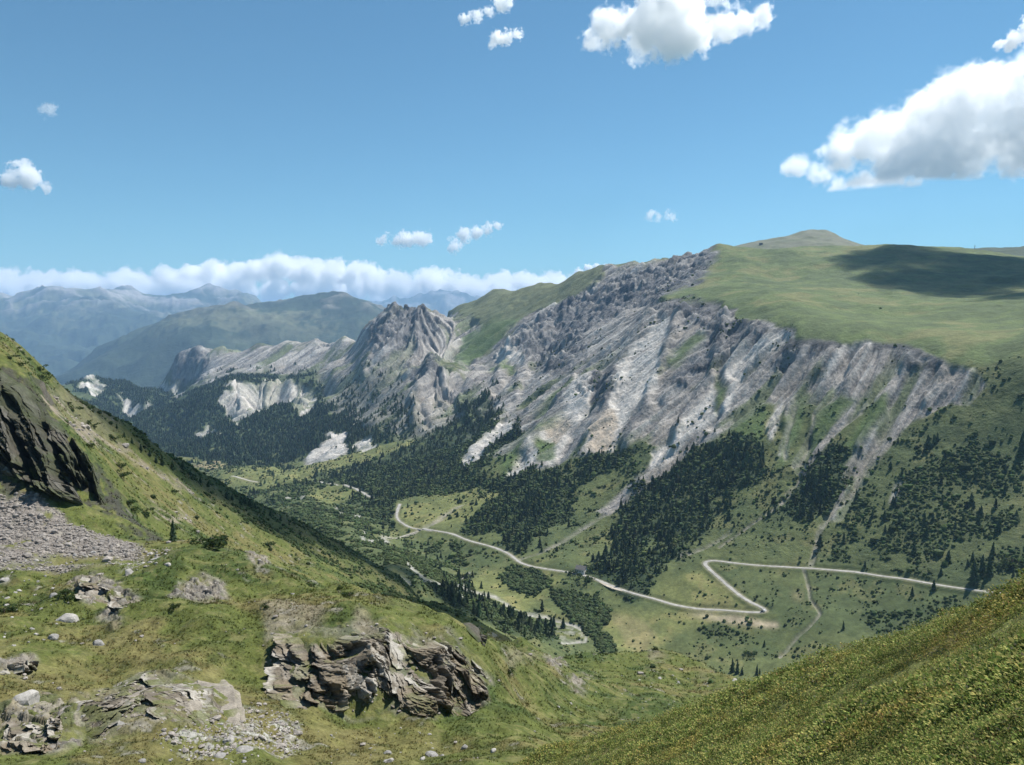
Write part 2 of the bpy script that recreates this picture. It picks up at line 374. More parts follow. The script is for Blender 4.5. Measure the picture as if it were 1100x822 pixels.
# --- C: the bare cone behind the plateau, and the dark hill at the far right
cone = [(740, 276, 4100), (805, 263, 4150), (838, 255, 4180), (860, 248.5, 4200), (871, 247, 4200), (889, 247, 4200), (900, 252, 4200), (922, 263, 4200), (960, 272, 4200), (1010, 271, 4200), (1035, 269, 4200), (1064, 265.5, 4200), (1100, 264.5, 4200), (1250, 262, 4200)]
TC = rbf(ctrl([cone, [(740, 290, 3300), (870, 286, 3300), (1100, 292, 3300), (1250, 295, 3300)]], behind(cone, 1.2, .3)+behind(cone, 1.5, .3)), 3000, 7000)
# --- D: the distant ranges
D2 = [(-150, 470, 11500), (30, 425, 11500), (68, 406, 11500), (136, 370, 11300), (184, 346.5, 11000), (238, 337, 11000), (252, 338, 11000), (283, 336, 11000), (307, 333, 11000), (341, 325, 11000), (358, 323, 11000), (370, 325, 11000), (387, 329, 11000), (407, 335, 11000), (470, 350, 11000), (700, 380, 11000)]
D2b = [(131, 401, 9000), (204, 369, 9000), (232, 363, 9000), (283, 358, 9000), (360, 345, 9300), (420, 350, 9500)]
D3 = [(-150, 330, 21000), (0, 325, 21000), (40, 320, 21000), (65, 316, 21000), (92, 320, 21000), (126, 318, 21000), (153, 327, 21000), (187, 318, 21500), (235, 317.5, 22000), (259, 323, 22000), (266, 320, 22000), (296, 329.5, 22000), (340, 345, 22000), (450, 370, 22000)]
D3b = [(-150, 400, 15500), (34, 381, 15500), (70, 371, 15800), (100, 362, 16000), (136, 349, 16800), (165, 342, 18000), (190, 337, 19000), (230, 335, 20000)]
D4 = [(250, 335, 30000), (300, 329, 30000), (330, 322, 30000), (361, 316, 30000), (376, 318, 30000), (404, 325, 30000), (420, 323, 30000), (438, 323.5, 30000), (472, 315, 30000), (488, 319, 30000), (503, 320, 30000), (540, 326, 30000), (650, 345, 30000), (1250, 350, 30000)]
TD2 = rbf(ctrl([D2, D2b, [(-150, 560, 7000), (100, 500, 7000), (300, 460, 7000), (700, 430, 7000)]], behind(D2, 1.2, .4)+behind(D2, 1.5, .3)), 6500, 20000)
TD3 = rbf(ctrl([D3, D3b, [(-150, 460, 12500), (100, 420, 12500), (300, 390, 12500), (450, 390, 13000)]], behind(D3, 1.2, .2)+behind(D3, 1.5, .15)), 11500, 34000)
TD4 = rbf(ctrl([D4, [(200, 372, 25000), (400, 368, 25000), (600, 366, 25000), (1250, 370, 25000)]], behind(D4, 1.15, .15)), 23000, 42001)
TC[:, AZ < float(az_T(700, 275)[0])] = -9.0
ZZ = np.full((NR, NA), -1200.0, np.float32); IDX = np.zeros((NR, NA), np.int8)
for k, T in enumerate([TF, TR, TM, TC, TD2, TD3, TD4]):
    z = np.where(T > -8, T*GR, -1e6); m = z > ZZ
    ZZ = np.where(m, z, ZZ); IDX = np.where(m, k, IDX)
def smooth_grid(a, k): return box1(box1(a, k, 0), k, 1)
ZS = smooth_grid(ZZ.astype(np.float32), 2)
keep = (GR < 40)
ZB = np.where(keep, ZZ, ZS).astype(np.float32)          # the base land, before small relief
del TF, TR, TM, TC, TD2, TD3, TD4
# ------------------------------------------------------------------ what covers the land (traced outlines, in photo crops)
U, V = project(GX, GY, ZB)
U = np.where(np.isfinite(U), U, -999); V = np.where(np.isfinite(V), V, 999)
M_ = IDX == 2; FAR = IDX >= 3; NEAR = IDX <= 1
# ragged edges: jitter the lookup by world noise
jx = fbm(GX/60, GY/60, 3, 5)*5*np.where(M_, 1, 0); jy = fbm(GX/60, GY/60, 3, 9)*4*np.where(M_, 1, 0)
jn = fbm(GX/6, GY/6, 3, 15)*7*NEAR; jm = fbm(GX/6, GY/6, 3, 19)*6*NEAR
UJ, VJ = U+jx+jn, V+jy+jm
m2 = M_.astype(np.float32)
def onM(polys, soft=2): return sample(mask(polys, soft), UJ, VJ)*m2
def onN(polys, soft=2): return sample(mask(polys, soft), UJ, VJ)*NEAR
plateau = onM([[(769, 255), (760, 292), (747, 305), (707, 315.5), (722, 323), (773, 326), (798, 341), (856, 350), (853, 368), (904, 366), (933, 363), (947, 373), (987, 376), (1013, 386), (1045, 392), (1100, 380), (1300, 370), (1300, 240), (900, 240)]], 1)
face = onM([[(771, 258), (764, 292), (747, 306), (707, 318), (722, 324), (773, 327), (798, 342), (856, 351), (853, 368), (904, 366), (933, 363), (947, 374), (987, 376), (1013, 386), (1045, 390), (1058, 410), (1040, 432), (1010, 434), (985, 450), (960, 472),
    (930, 520), (905, 560), (893, 560), (905, 520), (925, 470), (948, 440), (930, 436), (905, 460), (880, 490), (862, 510), (850, 500), (868, 470), (885, 435), (870, 430), (858, 450), (845, 490), (835, 490), (845, 455), (842, 430), (820, 436), (795, 455), (770, 470), (745, 480), (700, 520), (650, 555), (640, 550), (690, 510), (715, 480),
    (690, 470), (650, 490), (610, 492), (580, 505), (560, 500), (600, 470), (560, 485), (500, 500), (520, 470), (545, 445), (520, 450), (490, 500), (500, 470), (520, 440), (540, 415), (510, 400), (490, 392), (520, 385), (545, 360), (570, 335), (620, 318), (640, 300), (650, 288), (715, 280)],
    cp('2', (0, 340), (60, 310), (130, 270), (190, 262), (270, 268), (330, 290), (420, 310), (410, 360), (370, 420), (430, 440), (350, 440), (270, 430), (200, 470), (190, 490), (120, 480), (60, 470), (0, 470), (-60, 480), (-80, 400)),
    cp('2', (200, 480), (270, 440), (330, 460), (520, 470), (500, 540), (470, 610), (440, 560), (390, 600), (330, 580), (300, 540), (270, 640), (240, 640), (240, 560), (180, 520)),
    [(345, 470), (330, 500), (372, 488), (378, 465), (362, 462)]], 1)
cliff = onM([[(771, 260), (764, 292), (747, 306), (707, 318), (690, 325), (650, 345), (610, 365), (585, 385), (560, 380), (545, 372), (560, 350), (590, 335), (625, 315), (650, 300), (700, 285), (735, 275)],
    cp('3', (0, 270), (130, 260), (240, 300), (330, 330), (330, 360), (250, 400), (160, 470), (90, 510), (60, 490), (120, 430), (160, 360), (120, 310), (0, 300)),
    cp('3', (350, 430), (410, 390), (560, 385), (540, 400), (430, 425), (380, 460)), cp('3', (640, 375), (760, 400), (860, 430), (740, 460), (700, 410)),
    cp('2', (440, 440), (530, 370), (640, 330), (760, 300), (760, 420), (700, 470), (600, 470), (560, 400)), cp('2', (740, 520), (860, 450), (880, 520), (830, 570), (760, 560)),
    cp('2', (70, 330), (150, 270), (260, 270), (330, 330), (260, 360), (160, 400), (80, 390)), cp('2', (200, 490), (270, 440), (310, 480), (240, 520)),
    cp('1', (540, 530), (630, 500), (660, 560), (640, 620), (560, 640), (520, 600))], 2)
face = np.maximum(face, onM([cp('1', (560, 510), (620, 500), (700, 518), (830, 490), (1000, 475), (1100, 465), (1100, 560), (1000, 590), (900, 590), (740, 590), (660, 625), (600, 620), (540, 600), (520, 560))], 2))
face = np.maximum(face, .8*onM([[(340, 396), (375, 390), (410, 398), (440, 393), (480, 398), (505, 440), (472, 466), (440, 472), (400, 462), (368, 446), (345, 430)]], 3))
white = onM([cp('2', (740, 490), (790, 480), (775, 560), (740, 620), (690, 690), (640, 760), (625, 740), (660, 690), (600, 690), (650, 640), (700, 570)),
    cp('2', (870, 470), (960, 330), (1015, 290), (1020, 360), (990, 420), (1000, 500), (950, 560), (900, 570), (890, 640), (850, 710), (810, 725), (740, 720), (790, 640), (840, 590)),
    cp('3', (345, 665), (338, 640), (350, 600), (375, 555), (392, 545), (388, 590), (370, 630), (352, 672)), cp('3', (0, 700), (90, 620), (160, 540), (185, 490), (200, 600), (130, 640), (50, 720), (0, 760)),
    cp('3', (215, 560), (230, 470), (250, 430), (300, 380), (400, 335), (420, 350), (330, 400), (280, 450), (250, 520), (240, 570), (215, 590)),
    cp('5', (550, 215), (590, 150), (650, 82), (695, 110), (705, 150), (660, 190), (590, 208)), cp('5', (733, 165), (755, 125), (805, 112), (812, 150), (750, 178)), cp('5', (100, 90), (165, 55), (200, 90), (130, 125)),
    cp('1', (690, 650), (730, 620), (850, 620), (930, 600), (1000, 680), (960, 725), (920, 690), (885, 690), (740, 752), (705, 700)), cp('1', (250, 630), (300, 608), (350, 640), (300, 665)), cp('1', (370, 645), (420, 690), (480, 680), (400, 725)),
    cp('1', (440, 610), (480, 600), (590, 650), (570, 667), (480, 632)), cp('7', (670, 285), (685, 235), (715, 215), (705, 260), (690, 300)), cp('2', (350, 770), (480, 640), (540, 600), (480, 690), (380, 770)), cp('2', (500, 800), (590, 690), (600, 750), (540, 800)),
    cp('2', (460, 430), (520, 390), (560, 400), (580, 450), (520, 440))], 1)
beige = onM([cp('2', (790, 640), (840, 590), (870, 640), (850, 700), (800, 725), (750, 715)), cp('2', (620, 660), (700, 600), (720, 640), (660, 700)), cp('7', (0, 255), (30, 250), (30, 280), (0, 280)), cp('b', (700, 215), (900, 220), (1090, 240), (1090, 265), (900, 245))], 2)
greenp = onM([cp('3', (398, 610), (440, 545), (470, 520), (455, 600), (410, 690), (372, 770), (385, 670)), cp('3', (472, 650), (520, 570), (560, 542), (592, 545), (560, 600), (512, 655), (480, 690)), cp('3', (600, 650), (640, 565), (692, 540), (680, 600), (622, 690), (560, 750), (518, 770), (560, 690)), cp('3', (225, 640), (280, 600), (345, 560), (338, 600), (330, 660), (260, 690)),cp('2', (370, 420), (420, 320), (530, 295), (560, 300), (470, 370), (430, 430)), cp('2', (340, 440), (400, 330), (470, 320), (430, 400), (400, 445)), cp('2', (560, 640), (600, 600), (690, 510), (730, 500), (700, 540), (620, 600)),
    cp('2', (1010, 430), (1086, 370), (1086, 420), (1030, 450)), cp('3', (40, 440), (130, 360), (160, 360), (80, 440)), cp('3', (185, 560), (200, 480), (220, 490), (200, 590)), cp('2', (500, 740), (590, 660), (690, 600), (660, 640), (580, 690), (500, 800)),
    cp('2', (600, 690), (660, 690), (650, 740), (600, 740)), cp('2', (440, 450), (520, 430), (540, 470), (460, 470))], 2)
paleg = onM([[(479, 334), (530, 309), (581, 301), (648, 281), (765, 262), (765, 268), (650, 290), (620, 318), (570, 335), (545, 360), (520, 345)]], 2)
CLA = cp('6', (550, 570), (640, 570), (740, 600), (795, 650), (770, 700), (700, 740), (660, 690), (600, 640)); CLB = cp('6', (720, 750), (760, 740), (810, 760), (833, 807), (770, 830)); CLC = cp('6', (370, 510), (420, 480), (520, 490), (570, 540), (460, 575), (390, 550)); CLD = cp('6', (200, 545), (330, 590), (420, 650), (520, 690), (560, 770), (400, 740), (200, 660), (60, 580))
forest_r = mask([cp('6', (-20, 60), (140, -40), (200, -20), (180, 90), (330, 70), (330, 120), (200, 190), (80, 205), (-20, 205)), cp('6', (190, 350), (210, 240), (330, 140), (480, 80), (640, 60), (760, 20), (860, -10), (830, 60), (740, 110), (640, 180), (560, 230), (500, 280), (380, 290), (330, 320), (270, 360)),
    cp('6', (360, 360), (400, 310), (560, 250), (640, 260), (640, 300), (560, 340), (440, 390)), cp('6', (790, 290), (900, 190), (960, 110), (1100, 40), (1120, 400), (1000, 480), (880, 570), (780, 520), (700, 460), (640, 440), (800, 400), (830, 370)),
    cp('7', (-20, 200), (80, 110), (230, 70), (290, 90), (300, 160), (260, 250), (200, 330), (130, 370), (60, 430), (-20, 440)), cp('7', (360, 330), (400, 270), (450, 150), (540, 80), (560, 120), (540, 200), (500, 290), (440, 340)),
    cp('5', (330, 310), (420, 290), (560, 260), (640, 230), (960, 140), (1010, 100), (1100, 60), (1100, 330), (920, 365), (880, 440), (800, 480), (770, 390), (700, 370), (760, 330), (660, 300), (560, 290), (470, 320), (370, 330)),
    cp('2', (190, 690), (240, 640), (300, 660), (360, 600), (470, 540), (470, 620), (400, 690), (230, 700)), cp('2', (0, 770), (200, 705), (330, 690), (420, 640), (560, 640), (500, 690), (400, 750), (350, 790), (0, 830)),
    [(75, 411), (100, 403), (140, 407), (190, 430), (215, 418), (245, 404), (290, 402), (330, 404), (342, 415), (345, 432), (360, 442), (400, 450), (420, 468), (375, 475), (330, 500), (300, 501), (215, 499), (140, 470)],
    cp('2', (0, 480), (70, 470), (180, 480), (170, 500), (120, 500), (60, 590), (0, 620)), cp('2', (60, 620), (130, 560), (190, 550), (240, 640), (190, 690), (100, 700), (0, 730), (-20, 620)), CLD], 2)
shrubs = onM([cp('7', (500, 470), (530, 380), (580, 260), (640, 190), (700, 160), (790, 160), (950, 60), (1050, 90), (1020, 140), (1100, 130), (1120, 600), (980, 550), (900, 550), (800, 540), (640, 500)), cp('7', (0, 490), (60, 440), (100, 440), (90, 460), (0, 540)),
    cp('6', (-20, 380), (120, 370), (200, 520), (380, 560), (440, 650), (520, 700), (580, 720), (560, 780), (400, 740), (200, 660), (100, 600), (-20, 540)), cp('6', (370, 510), (420, 480), (520, 490), (570, 540), (460, 575), (390, 550)),
    cp('6', (550, 570), (640, 570), (740, 600), (795, 650), (770, 700), (700, 740), (660, 690), (600, 640)), cp('6', (720, 760), (760, 740), (810, 760), (833, 807), (770, 830)), cp('6', (150, 380), (200, 360), (290, 400), (320, 440), (240, 500), (180, 450)),
    cp('5', (330, 320), (470, 310), (560, 300), (560, 340), (620, 390), (700, 400), (780, 400), (860, 360), (880, 440), (840, 500), (880, 540), (1000, 560), (1100, 640), (1100, 760), (1000, 720), (880, 640), (760, 600), (640, 520), (540, 440), (430, 380)),
    cp('7', (470, 230), (530, 160), (560, 120), (620, 120), (560, 240), (480, 330)), cp('b', (740, 270), (830, 230), (1000, 300), (1090, 310), (1090, 360), (900, 350)), cp('c', (460, 200), (640, 200), (900, 140), (950, 150), (800, 240), (540, 310), (480, 240)), cp('c', (280, 270), (350, 260), (400, 290), (330, 300))], 3)
field = onM([cp('5', (300, 296), (420, 236), (560, 214), (750, 168), (985, 112), (965, 165), (700, 228), (520, 284), (400, 304)), cp('5', (330, 300), (450, 240), (750, 180), (970, 128), (955, 152), (700, 212), (520, 268), (400, 292)), cp('5', (905, 435), (940, 372), (1100, 335), (1240, 300), (1300, 340), (1120, 480), (1000, 470), (925, 460)), cp('5', (560, 340), (640, 310), (750, 320), (740, 355), (640, 390)),
    cp('b', (450, 180), (620, 190), (760, 215), (900, 215), (700, 300), (590, 350), (560, 400), (480, 380), (400, 270)), cp('b', (560, 130), (700, 60), (800, 30), (860, 100), (960, 190), (760, 200)), cp('6', (230, 560), (300, 500), (470, 480), (640, 510), (560, 560), (420, 640), (330, 590)), cp('5', (180, 290), (250, 255), (500, 240), (400, 290))], 3)
tan = onM([cp('5', (85, 215), (200, 203), (240, 225), (120, 243)), cp('b', (430, 200), (560, 230), (620, 290), (560, 370), (500, 330)), cp('c', (180, 140), (240, 140), (240, 165), (200, 165))], 2)
tanfld = onM([cp('5', (85, 215), (200, 203), (240, 225), (120, 243))], 1)
gul = [(cp('6', (210, 232), (130, 280), (50, 320), (-10, 345)), 1.6), (cp('6', (1020, -20), (1010, 0), (960, 110), (880, 190)), 3), (cp('6', (880, 190), (800, 250), (700, 310), (620, 360), (560, 390), (440, 440)), 1.6),
    (cp('7', (690, 50), (640, 110), (600, 180)), 6), (cp('7', (600, 180), (575, 250), (510, 310), (465, 380), (440, 485)), 3), (cp('7', (415, 500), (440, 590), (470, 630), (430, 680), (400, 700), (340, 760)), 1.6), (cp('7', (590, 10), (470, 100), (425, 180), (370, 260), (345, 290)), 2.6),
    (cp('7', (450, 20), (435, 90), (410, 150), (380, 180)), 1.3), (cp('7', (390, 0), (370, 60), (355, 120), (360, 150)), 2), (cp('7', (185, 375), (150, 400), (80, 435), (20, 455)), 1.3), (cp('7', (330, 300), (250, 350), (150, 420)), 1.),
    (cp('b', (560, 400), (600, 380), (640, 410)), 2)]
gully = sample(line_raster(gul), U+jx*.35, V+jy*.35)*m2
stream = [(cp('6', (235, 500), (200, 540), (230, 560), (330, 580), (420, 640), (530, 670), (640, 700), (700, 730), (690, 770), (600, 775)), 1.4), (cp('5', (460, 350), (540, 342)), 1.4), (cp('5', (670, 400), (745, 432)), 1.8), (cp('5', (770, 485), (760, 520)), 2), (cp('5', (780, 522), (900, 505)), 1.5), (cp('5', (900, 505), (985, 485)), 1.2),
    (cp('5', (700, 585), (800, 625), (900, 655), (960, 690)), 1.4), (cp('5', (865, 715), (960, 745), (1000, 780)), 1.1), (cp('5', (180, 185), (205, 180)), 1.2), (cp('6', (-10, 460), (60, 530), (160, 560), (210, 600)), 1.5)]
gravel = sample(line_raster(stream), U+jx*.6, V+jy*.6)*m2
gravel = np.maximum(gravel, onM([cp('6', (540, 700), (640, 700), (700, 740), (680, 775), (590, 770))], 2)*.55*(fbm(GX/5, GY/5, 2, 3) > -.1))
fb = sample(blur(forest_r, 7), UJ, VJ)*m2; lw = onM([[(470, 560), (500, 520), (560, 500), (640, 500), (720, 470), (760, 440), (820, 470), (900, 490), (960, 480), (1100, 450), (1200, 450), (1200, 620), (870, 600), (760, 595), (640, 600)]], 8); fn = fbm(GX/45, GY/45, 4, 131)
forest = sstep(.22, .78, fb+.6*fn)*sstep(.03, .12, fb)*(1-np.clip(white*1.5, 0, 1)); clump = onM([CLA, CLB, CLC], 2); forest = forest*(1-.7*onM([[(368, 396), (470, 398), (485, 450), (450, 478), (400, 470), (375, 440)]], 5)); openf = 1-sstep(.15, .55, np.maximum(field, tanfld)); forest = forest*openf; shrubs = openf*sstep(.25, .7, shrubs+.3*fbm(GX/30, GY/30, 4, 133)-.05)
sclump = fbm(GX/26, GY/26, 4, 151)
# near ground
talus = onN([cp('4', (-60, 570), (0, 590), (100, 600), (250, 690), (350, 715), (480, 770), (540, 805), (330, 830), (-60, 850))], 2)
strip = onN([cp('4', (150, 215), (240, 300), (330, 350), (480, 440), (450, 440), (320, 390), (200, 310)), cp('4', (530, 600), (620, 650), (740, 700), (700, 700), (600, 660)), cp('4', (430, 400), (560, 490), (720, 580), (700, 580), (540, 500))], 1)
rockp = onN([cp('8', (240, 580), (400, 505), (500, 460), (620, 480), (760, 540), (835, 660), (760, 720), (640, 690), (560, 690), (420, 745), (330, 745), (250, 660)), cp('8', (260, 130), (320, 95), (420, 170), (530, 215), (430, 258), (300, 240)), cp('8', (640, 170), (760, 130), (830, 160), (800, 200), (700, 260), (620, 220)),
    cp('8', (-40, 470), (90, 440), (160, 450), (120, 490), (-40, 495)), cp('8', (330, 290), (400, 265), (470, 290), (430, 315)), cp('8', (0, 640), (150, 560), (260, 640), (300, 760), (200, 800), (0, 790)), cp('8', (900, 60), (980, 80), (1000, 140), (920, 130)),
    cp('a', (90, 285), (340, 300), (430, 265), (560, 230), (700, 300), (800, 285), (990, 480), (985, 600), (850, 650), (760, 670), (700, 660), (430, 645), (220, 615), (100, 500)), cp('a', (690, 640), (780, 660), (760, 690), (690, 680)), cp('b', (170, 380), (230, 400), (250, 470), (200, 440)), cp('b', (270, 470), (330, 490), (320, 530), (280, 510))], 2)
stones = onN([cp('8', (560, 740), (760, 700), (860, 640), (960, 660), (1000, 740), (1010, 830), (760, 830)), cp('a', (0, 620), (100, 650), (220, 720), (200, 830), (0, 830)), cp('8', (400, 60), (620, 60), (600, 110), (450, 130))], 4)
drygr = onN([cp('a', (90, 240), (160, 180), (290, 190), (300, 260), (250, 320), (330, 340), (200, 330), (100, 280)), cp('a', (420, 220), (480, 205), (540, 270), (520, 290), (430, 280)), cp('8', (700, 245), (780, 230), (830, 250), (760, 270)), cp('8', (960, 270), (1019, 255), (1019, 340), (960, 320)), cp('b', (0, 390), (100, 380), (170, 400), (80, 420)), cp('b', (580, 385), (640, 400), (600, 440), (590, 410)), cp('b', (780, 455), (850, 465), (800, 472)), cp('b', (380, 290), (420, 300), (400, 330))], 3)
drygr = np.maximum(drygr, onN([cp('4', (170, 240), (300, 330), (440, 410), (430, 330), (230, 190))], 6)*.6)
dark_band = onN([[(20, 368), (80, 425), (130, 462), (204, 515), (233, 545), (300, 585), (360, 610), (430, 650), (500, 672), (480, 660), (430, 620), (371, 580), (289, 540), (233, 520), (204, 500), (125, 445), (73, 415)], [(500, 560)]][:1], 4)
# ------------------------------------------------------------------ small relief
def lic(noise, di, dj, n=26):
    """smear noise along the fall line (downhill direction in grid steps)"""
    R, A = noise.shape; acc = noise.copy(); wt = 1.0
    ii0, jj0 = np.meshgrid(np.arange(R, dtype=np.float32), np.arange(A, dtype=np.float32), indexing='ij')
    for sg in (1, -1):
        ii, jj = ii0.copy(), jj0.copy()
        for k in range(n):
            ci = np.clip(np.rint(ii), 0, R-1).astype(np.int32); cj = np.clip(np.rint(jj), 0, A-1).astype(np.int32)
            ii += sg*di[ci, cj]; jj += sg*dj[ci, cj]
            ci = np.clip(np.rint(ii), 0, R-1).astype(np.int32); cj = np.clip(np.rint(jj), 0, A-1).astype(np.int32)
            w_ = 1-k/n; acc += noise[ci, cj]*w_; wt += w_/1.0
    return acc/np.float32(wt)
i0, i1 = np.searchsorted(RR, 520), np.searchsorted(RR, 6200)
zs = blur(ZB[i0:i1].copy(), 6)
dL = np.gradient(LL[i0:i1])[:, None]; dA = AZ[1]-AZ[0]
gr = np.gradient(zs, axis=0)/dL/GR[i0:i1]; gt = np.gradient(zs, axis=1)/dA/GR[i0:i1]
vi = -gr/GR[i0:i1]/dL; vj = -gt/GR[i0:i1]/dA
nrm = np.hypot(vi, vj)+1e-9; vi = (vi/nrm).astype(np.float32); vj = (vj/nrm).astype(np.float32)
def grid_noise(k, seed):
    g = np.random.default_rng(seed).standard_normal((i1-i0, NA)).astype(np.float32)
    g = blur(g, k) if k else g
    return g/g.std()
def unit(a): a = a-a.mean(); return a/(a.std()+1e-9)
def full_(a):
    o = np.zeros((NR, NA), np.float32); o[i0:i1] = a; return o
wide = unit(lic(grid_noise(5, 1), vi, vj, 44)); mid = unit(lic(grid_noise(2, 2), vi, vj, 34)); thin = full_(unit(lic(grid_noise(1, 4), vi, vj, 30))); fine = unit(lic(grid_noise(0, 3), vi, vj, 18))
def full(a):
    o = np.zeros((NR, NA), np.float32); o[i0:i1] = a; return o
wide, mid, fine = full(wide), full(mid), full(fine)
# traced spurs (crest lines) and ravines of the eroded face
spurs = [(cp('2', (790, 478), (700, 560), (620, 655), (570, 720)), 6), (cp('2', (960, 300), (870, 460), (830, 600), (750, 715)), 6), (cp('2', (1060, 260), (1010, 420), (960, 560), (880, 690)), 4), (cp('3', (215, 300), (180, 480), (60, 640)), 5), (cp('3', (300, 330), (250, 440), (215, 570)), 4),
    (cp('3', (540, 400), (440, 520), (390, 620)), 4), (cp('3', (640, 370), (560, 520), (480, 640)), 5), (cp('3', (760, 410), (690, 530), (620, 690)), 5), (cp('3', (860, 440), (800, 560)), 4), (cp('2', (280, 440), (240, 530), (215, 620)), 5), (cp('2', (280, 440), (340, 540), (400, 620)), 4), (cp('2', (160, 270), (90, 390), (60, 470)), 4), (cp('2', (250, 270), (220, 400), (190, 480)), 4),
    (cp('2', (520, 400), (470, 520), (430, 600)), 4), (cp('2', (640, 330), (560, 460), (480, 600)), 4), (cp('2', (580, 440), (530, 560), (400, 720)), 4), (cp('d', (540, 70), (430, 300), (330, 480), (130, 680)), 3)]
ravs = [(cp('2', (800, 520), (740, 640), (650, 760)), 3), (cp('2', (1000, 560), (900, 650), (860, 720)), 3), (cp('3', (590, 400), (530, 560), (420, 790)), 4), (cp('3', (720, 470), (690, 600), (600, 790)), 4), (cp('3', (250, 480), (190, 620)), 3), (cp('2', (240, 560), (260, 640)), 3), (cp('2', (400, 440), (300, 560)), 3)]
sp = sample(blur(line_raster(spurs), 2), UJ, VJ)*m2; rv = sample(blur(line_raster(ravs), 2), UJ, VJ)*m2
rock_amt = np.clip(np.maximum(np.maximum(face, white), cliff)*(1-greenp*.8), 0, 1)
rim = 1-sstep(.02, .45, sample(blur(mask([[(771, 240), (762, 292), (747, 306), (707, 317), (722, 324), (773, 327), (798, 342), (856, 352), (853, 369), (904, 367), (933, 364), (947, 374), (987, 377), (1013, 387), (1045, 391), (1062, 410), (1120, 420), (1120, 240)],
    [(479, 334), (530, 310), (581, 302), (648, 282), (765, 262), (765, 200), (479, 260)], [(191, 377), (211, 370), (279, 367), (341, 362), (375, 357), (375, 300), (191, 300)]], 0), 7), U, V))*.95
rock_amt = rock_amt*rim
dscale = np.minimum(GR/1500.0, 1.9)
DZ = np.zeros((NR, NA), np.float32)
farb = 1+.25*sstep(2300, 3000, GR)
DZ += m2*rock_amt*dscale*farb*(-np.maximum(thin, 0)*2.2*(GR > 2500)+np.abs(wide)*-3.8+np.abs(mid)*4.2+np.abs(thin)*3.0+fine*1.1-5)
DZ += m2*(1-rock_amt)*(1-plateau)*rim*dscale*(wide*3.0+mid*1.2)*np.clip(GR/1000-.7, .15, 1)
DZ += m2*dscale*rim*(sp*13-rv*10)
blk, gap = cells3(GX/38+fbm(GX/50, GY/50, 2, 3)*.5, GY/38, ZB/16, 41)
DZ += m2*cliff*np.maximum(rim, .75*(GR > 2900))*dscale*(blk*4.5+ridged(GX/40, GY/40, 4, 31)*5+fbm(GX/15, GY/15, 3, 8)*2.5)
DZ += m2*plateau*(fbm(GX/160, GY/160, 4, 12)*7+fbm(GX/35, GY/35, 3, 13)*1.4)*sstep(1250, 1600, GR)
DZ += m2*(fbm(GX/40, GY/40, 4, 22)*1.6)*(1-plateau)*np.clip(GR/900, .3, 2)
DZ += m2*forest*fbm(GX/30, GY/30, 3, 24)*3*dscale
DZ -= m2*(gully*2.5+gravel*1.0)
# far ranges
farr = ridged(GX/2600, GY/2600, 6, 51, .52); farf = ridged(GX/700, GY/700, 4, 57)
DZ += (IDX == 4)*((farr-.1)*150+(ridged(GX/1300, GY/1300, 5, 58)-.1)*130+farf*45)
DZ += (IDX == 5)*((farr-.15)*420+farf*130)+(IDX == 6)*((farr-.15)*430+farf*130)
DZ += (IDX == 3)*(fbm(GX/200, GY/200, 4, 61)*10+fbm(GX/40, GY/40, 3, 62)*2)
# near ground: hummocks, ledges and rough rock
hs = np.clip(GR/90, .25, 1.6)
notR = (IDX == 0)
hum = fbm(GX/14, GY/14, 4, 71)*1.3+fbm(GX/4.2, GY/4.2, 3, 73)*.42+ridged(GX/26, GY/26, 3, 79)*.9
far_hum = fbm(GX/45, GY/45, 4, 75)*3.2+fbm(GX/12, GY/12, 3, 76)*1.0
DZ += notR*np.where(GR < 170, hum*np.clip(GR/60, .5, 1.0), far_hum*sstep(150, 300, GR)+hum*(1-sstep(150, 300, GR)))
crg = onN([cp('a', (90, 285), (340, 300), (430, 265), (560, 230), (700, 300), (800, 285), (990, 480), (985, 600), (850, 650), (760, 670), (700, 660), (430, 645), (220, 615), (100, 500)), cp('8', (240, 580), (400, 505), (500, 460), (620, 480), (760, 540), (835, 660), (760, 720), (640, 690), (560, 690), (420, 745), (330, 745), (250, 660))], 4)
b2, g2 = cells3(GX/1.5+GY/5, GY/1.5, ZB/.8, 81); b3, g3 = cells3(GX/.55, GY/.55, ZB/.5, 85)
DZ += notR*rockp*(1-.75*crg)*(b2*.3+b3*.14+ridged(GX/3.2, GY/3.2, 3, 83)*.28+fbm(GX/.8, GY/.8, 3, 84)*.14)*np.clip(GR/75, .6, 1.5)
DZ += notR*(talus*.25+stones*.2)*(b3*.5+fbm(GX/.9, GY/.9, 3, 86)*.6)
DZ += (IDX == 1)*(fbm(GX/2.2, GY/2.2, 4, 91)*.18+fbm(GX/.6, GY/.6, 3, 93)*.07)*np.clip(GR/10, .1, 1)
DZ *= sstep(1.5, 6, GR)
ZF = (ZB+DZ).astype(np.float32)
# ------------------------------------------------------------------ ground colours (what the ground is made of, plus some painted shade)
def lerp(c, col, w):
    w = np.clip(w, 0, 1)[..., None]; return c*(1-w)+np.array(col, np.float32)*w
n1 = fbm(GX/70, GY/70, 4, 101); n2 = fbm(GX/18, GY/18, 4, 103); n3 = fbm(GX/5, GY/5, 4, 105); n4 = fbm(GX/1.6, GY/1.6, 4, 107); n5 = fbm(GX/.5, GY/.5, 3, 109)
C = np.zeros((NR, NA, 3), np.float32)+np.array([.085, .105, .035], np.float32)
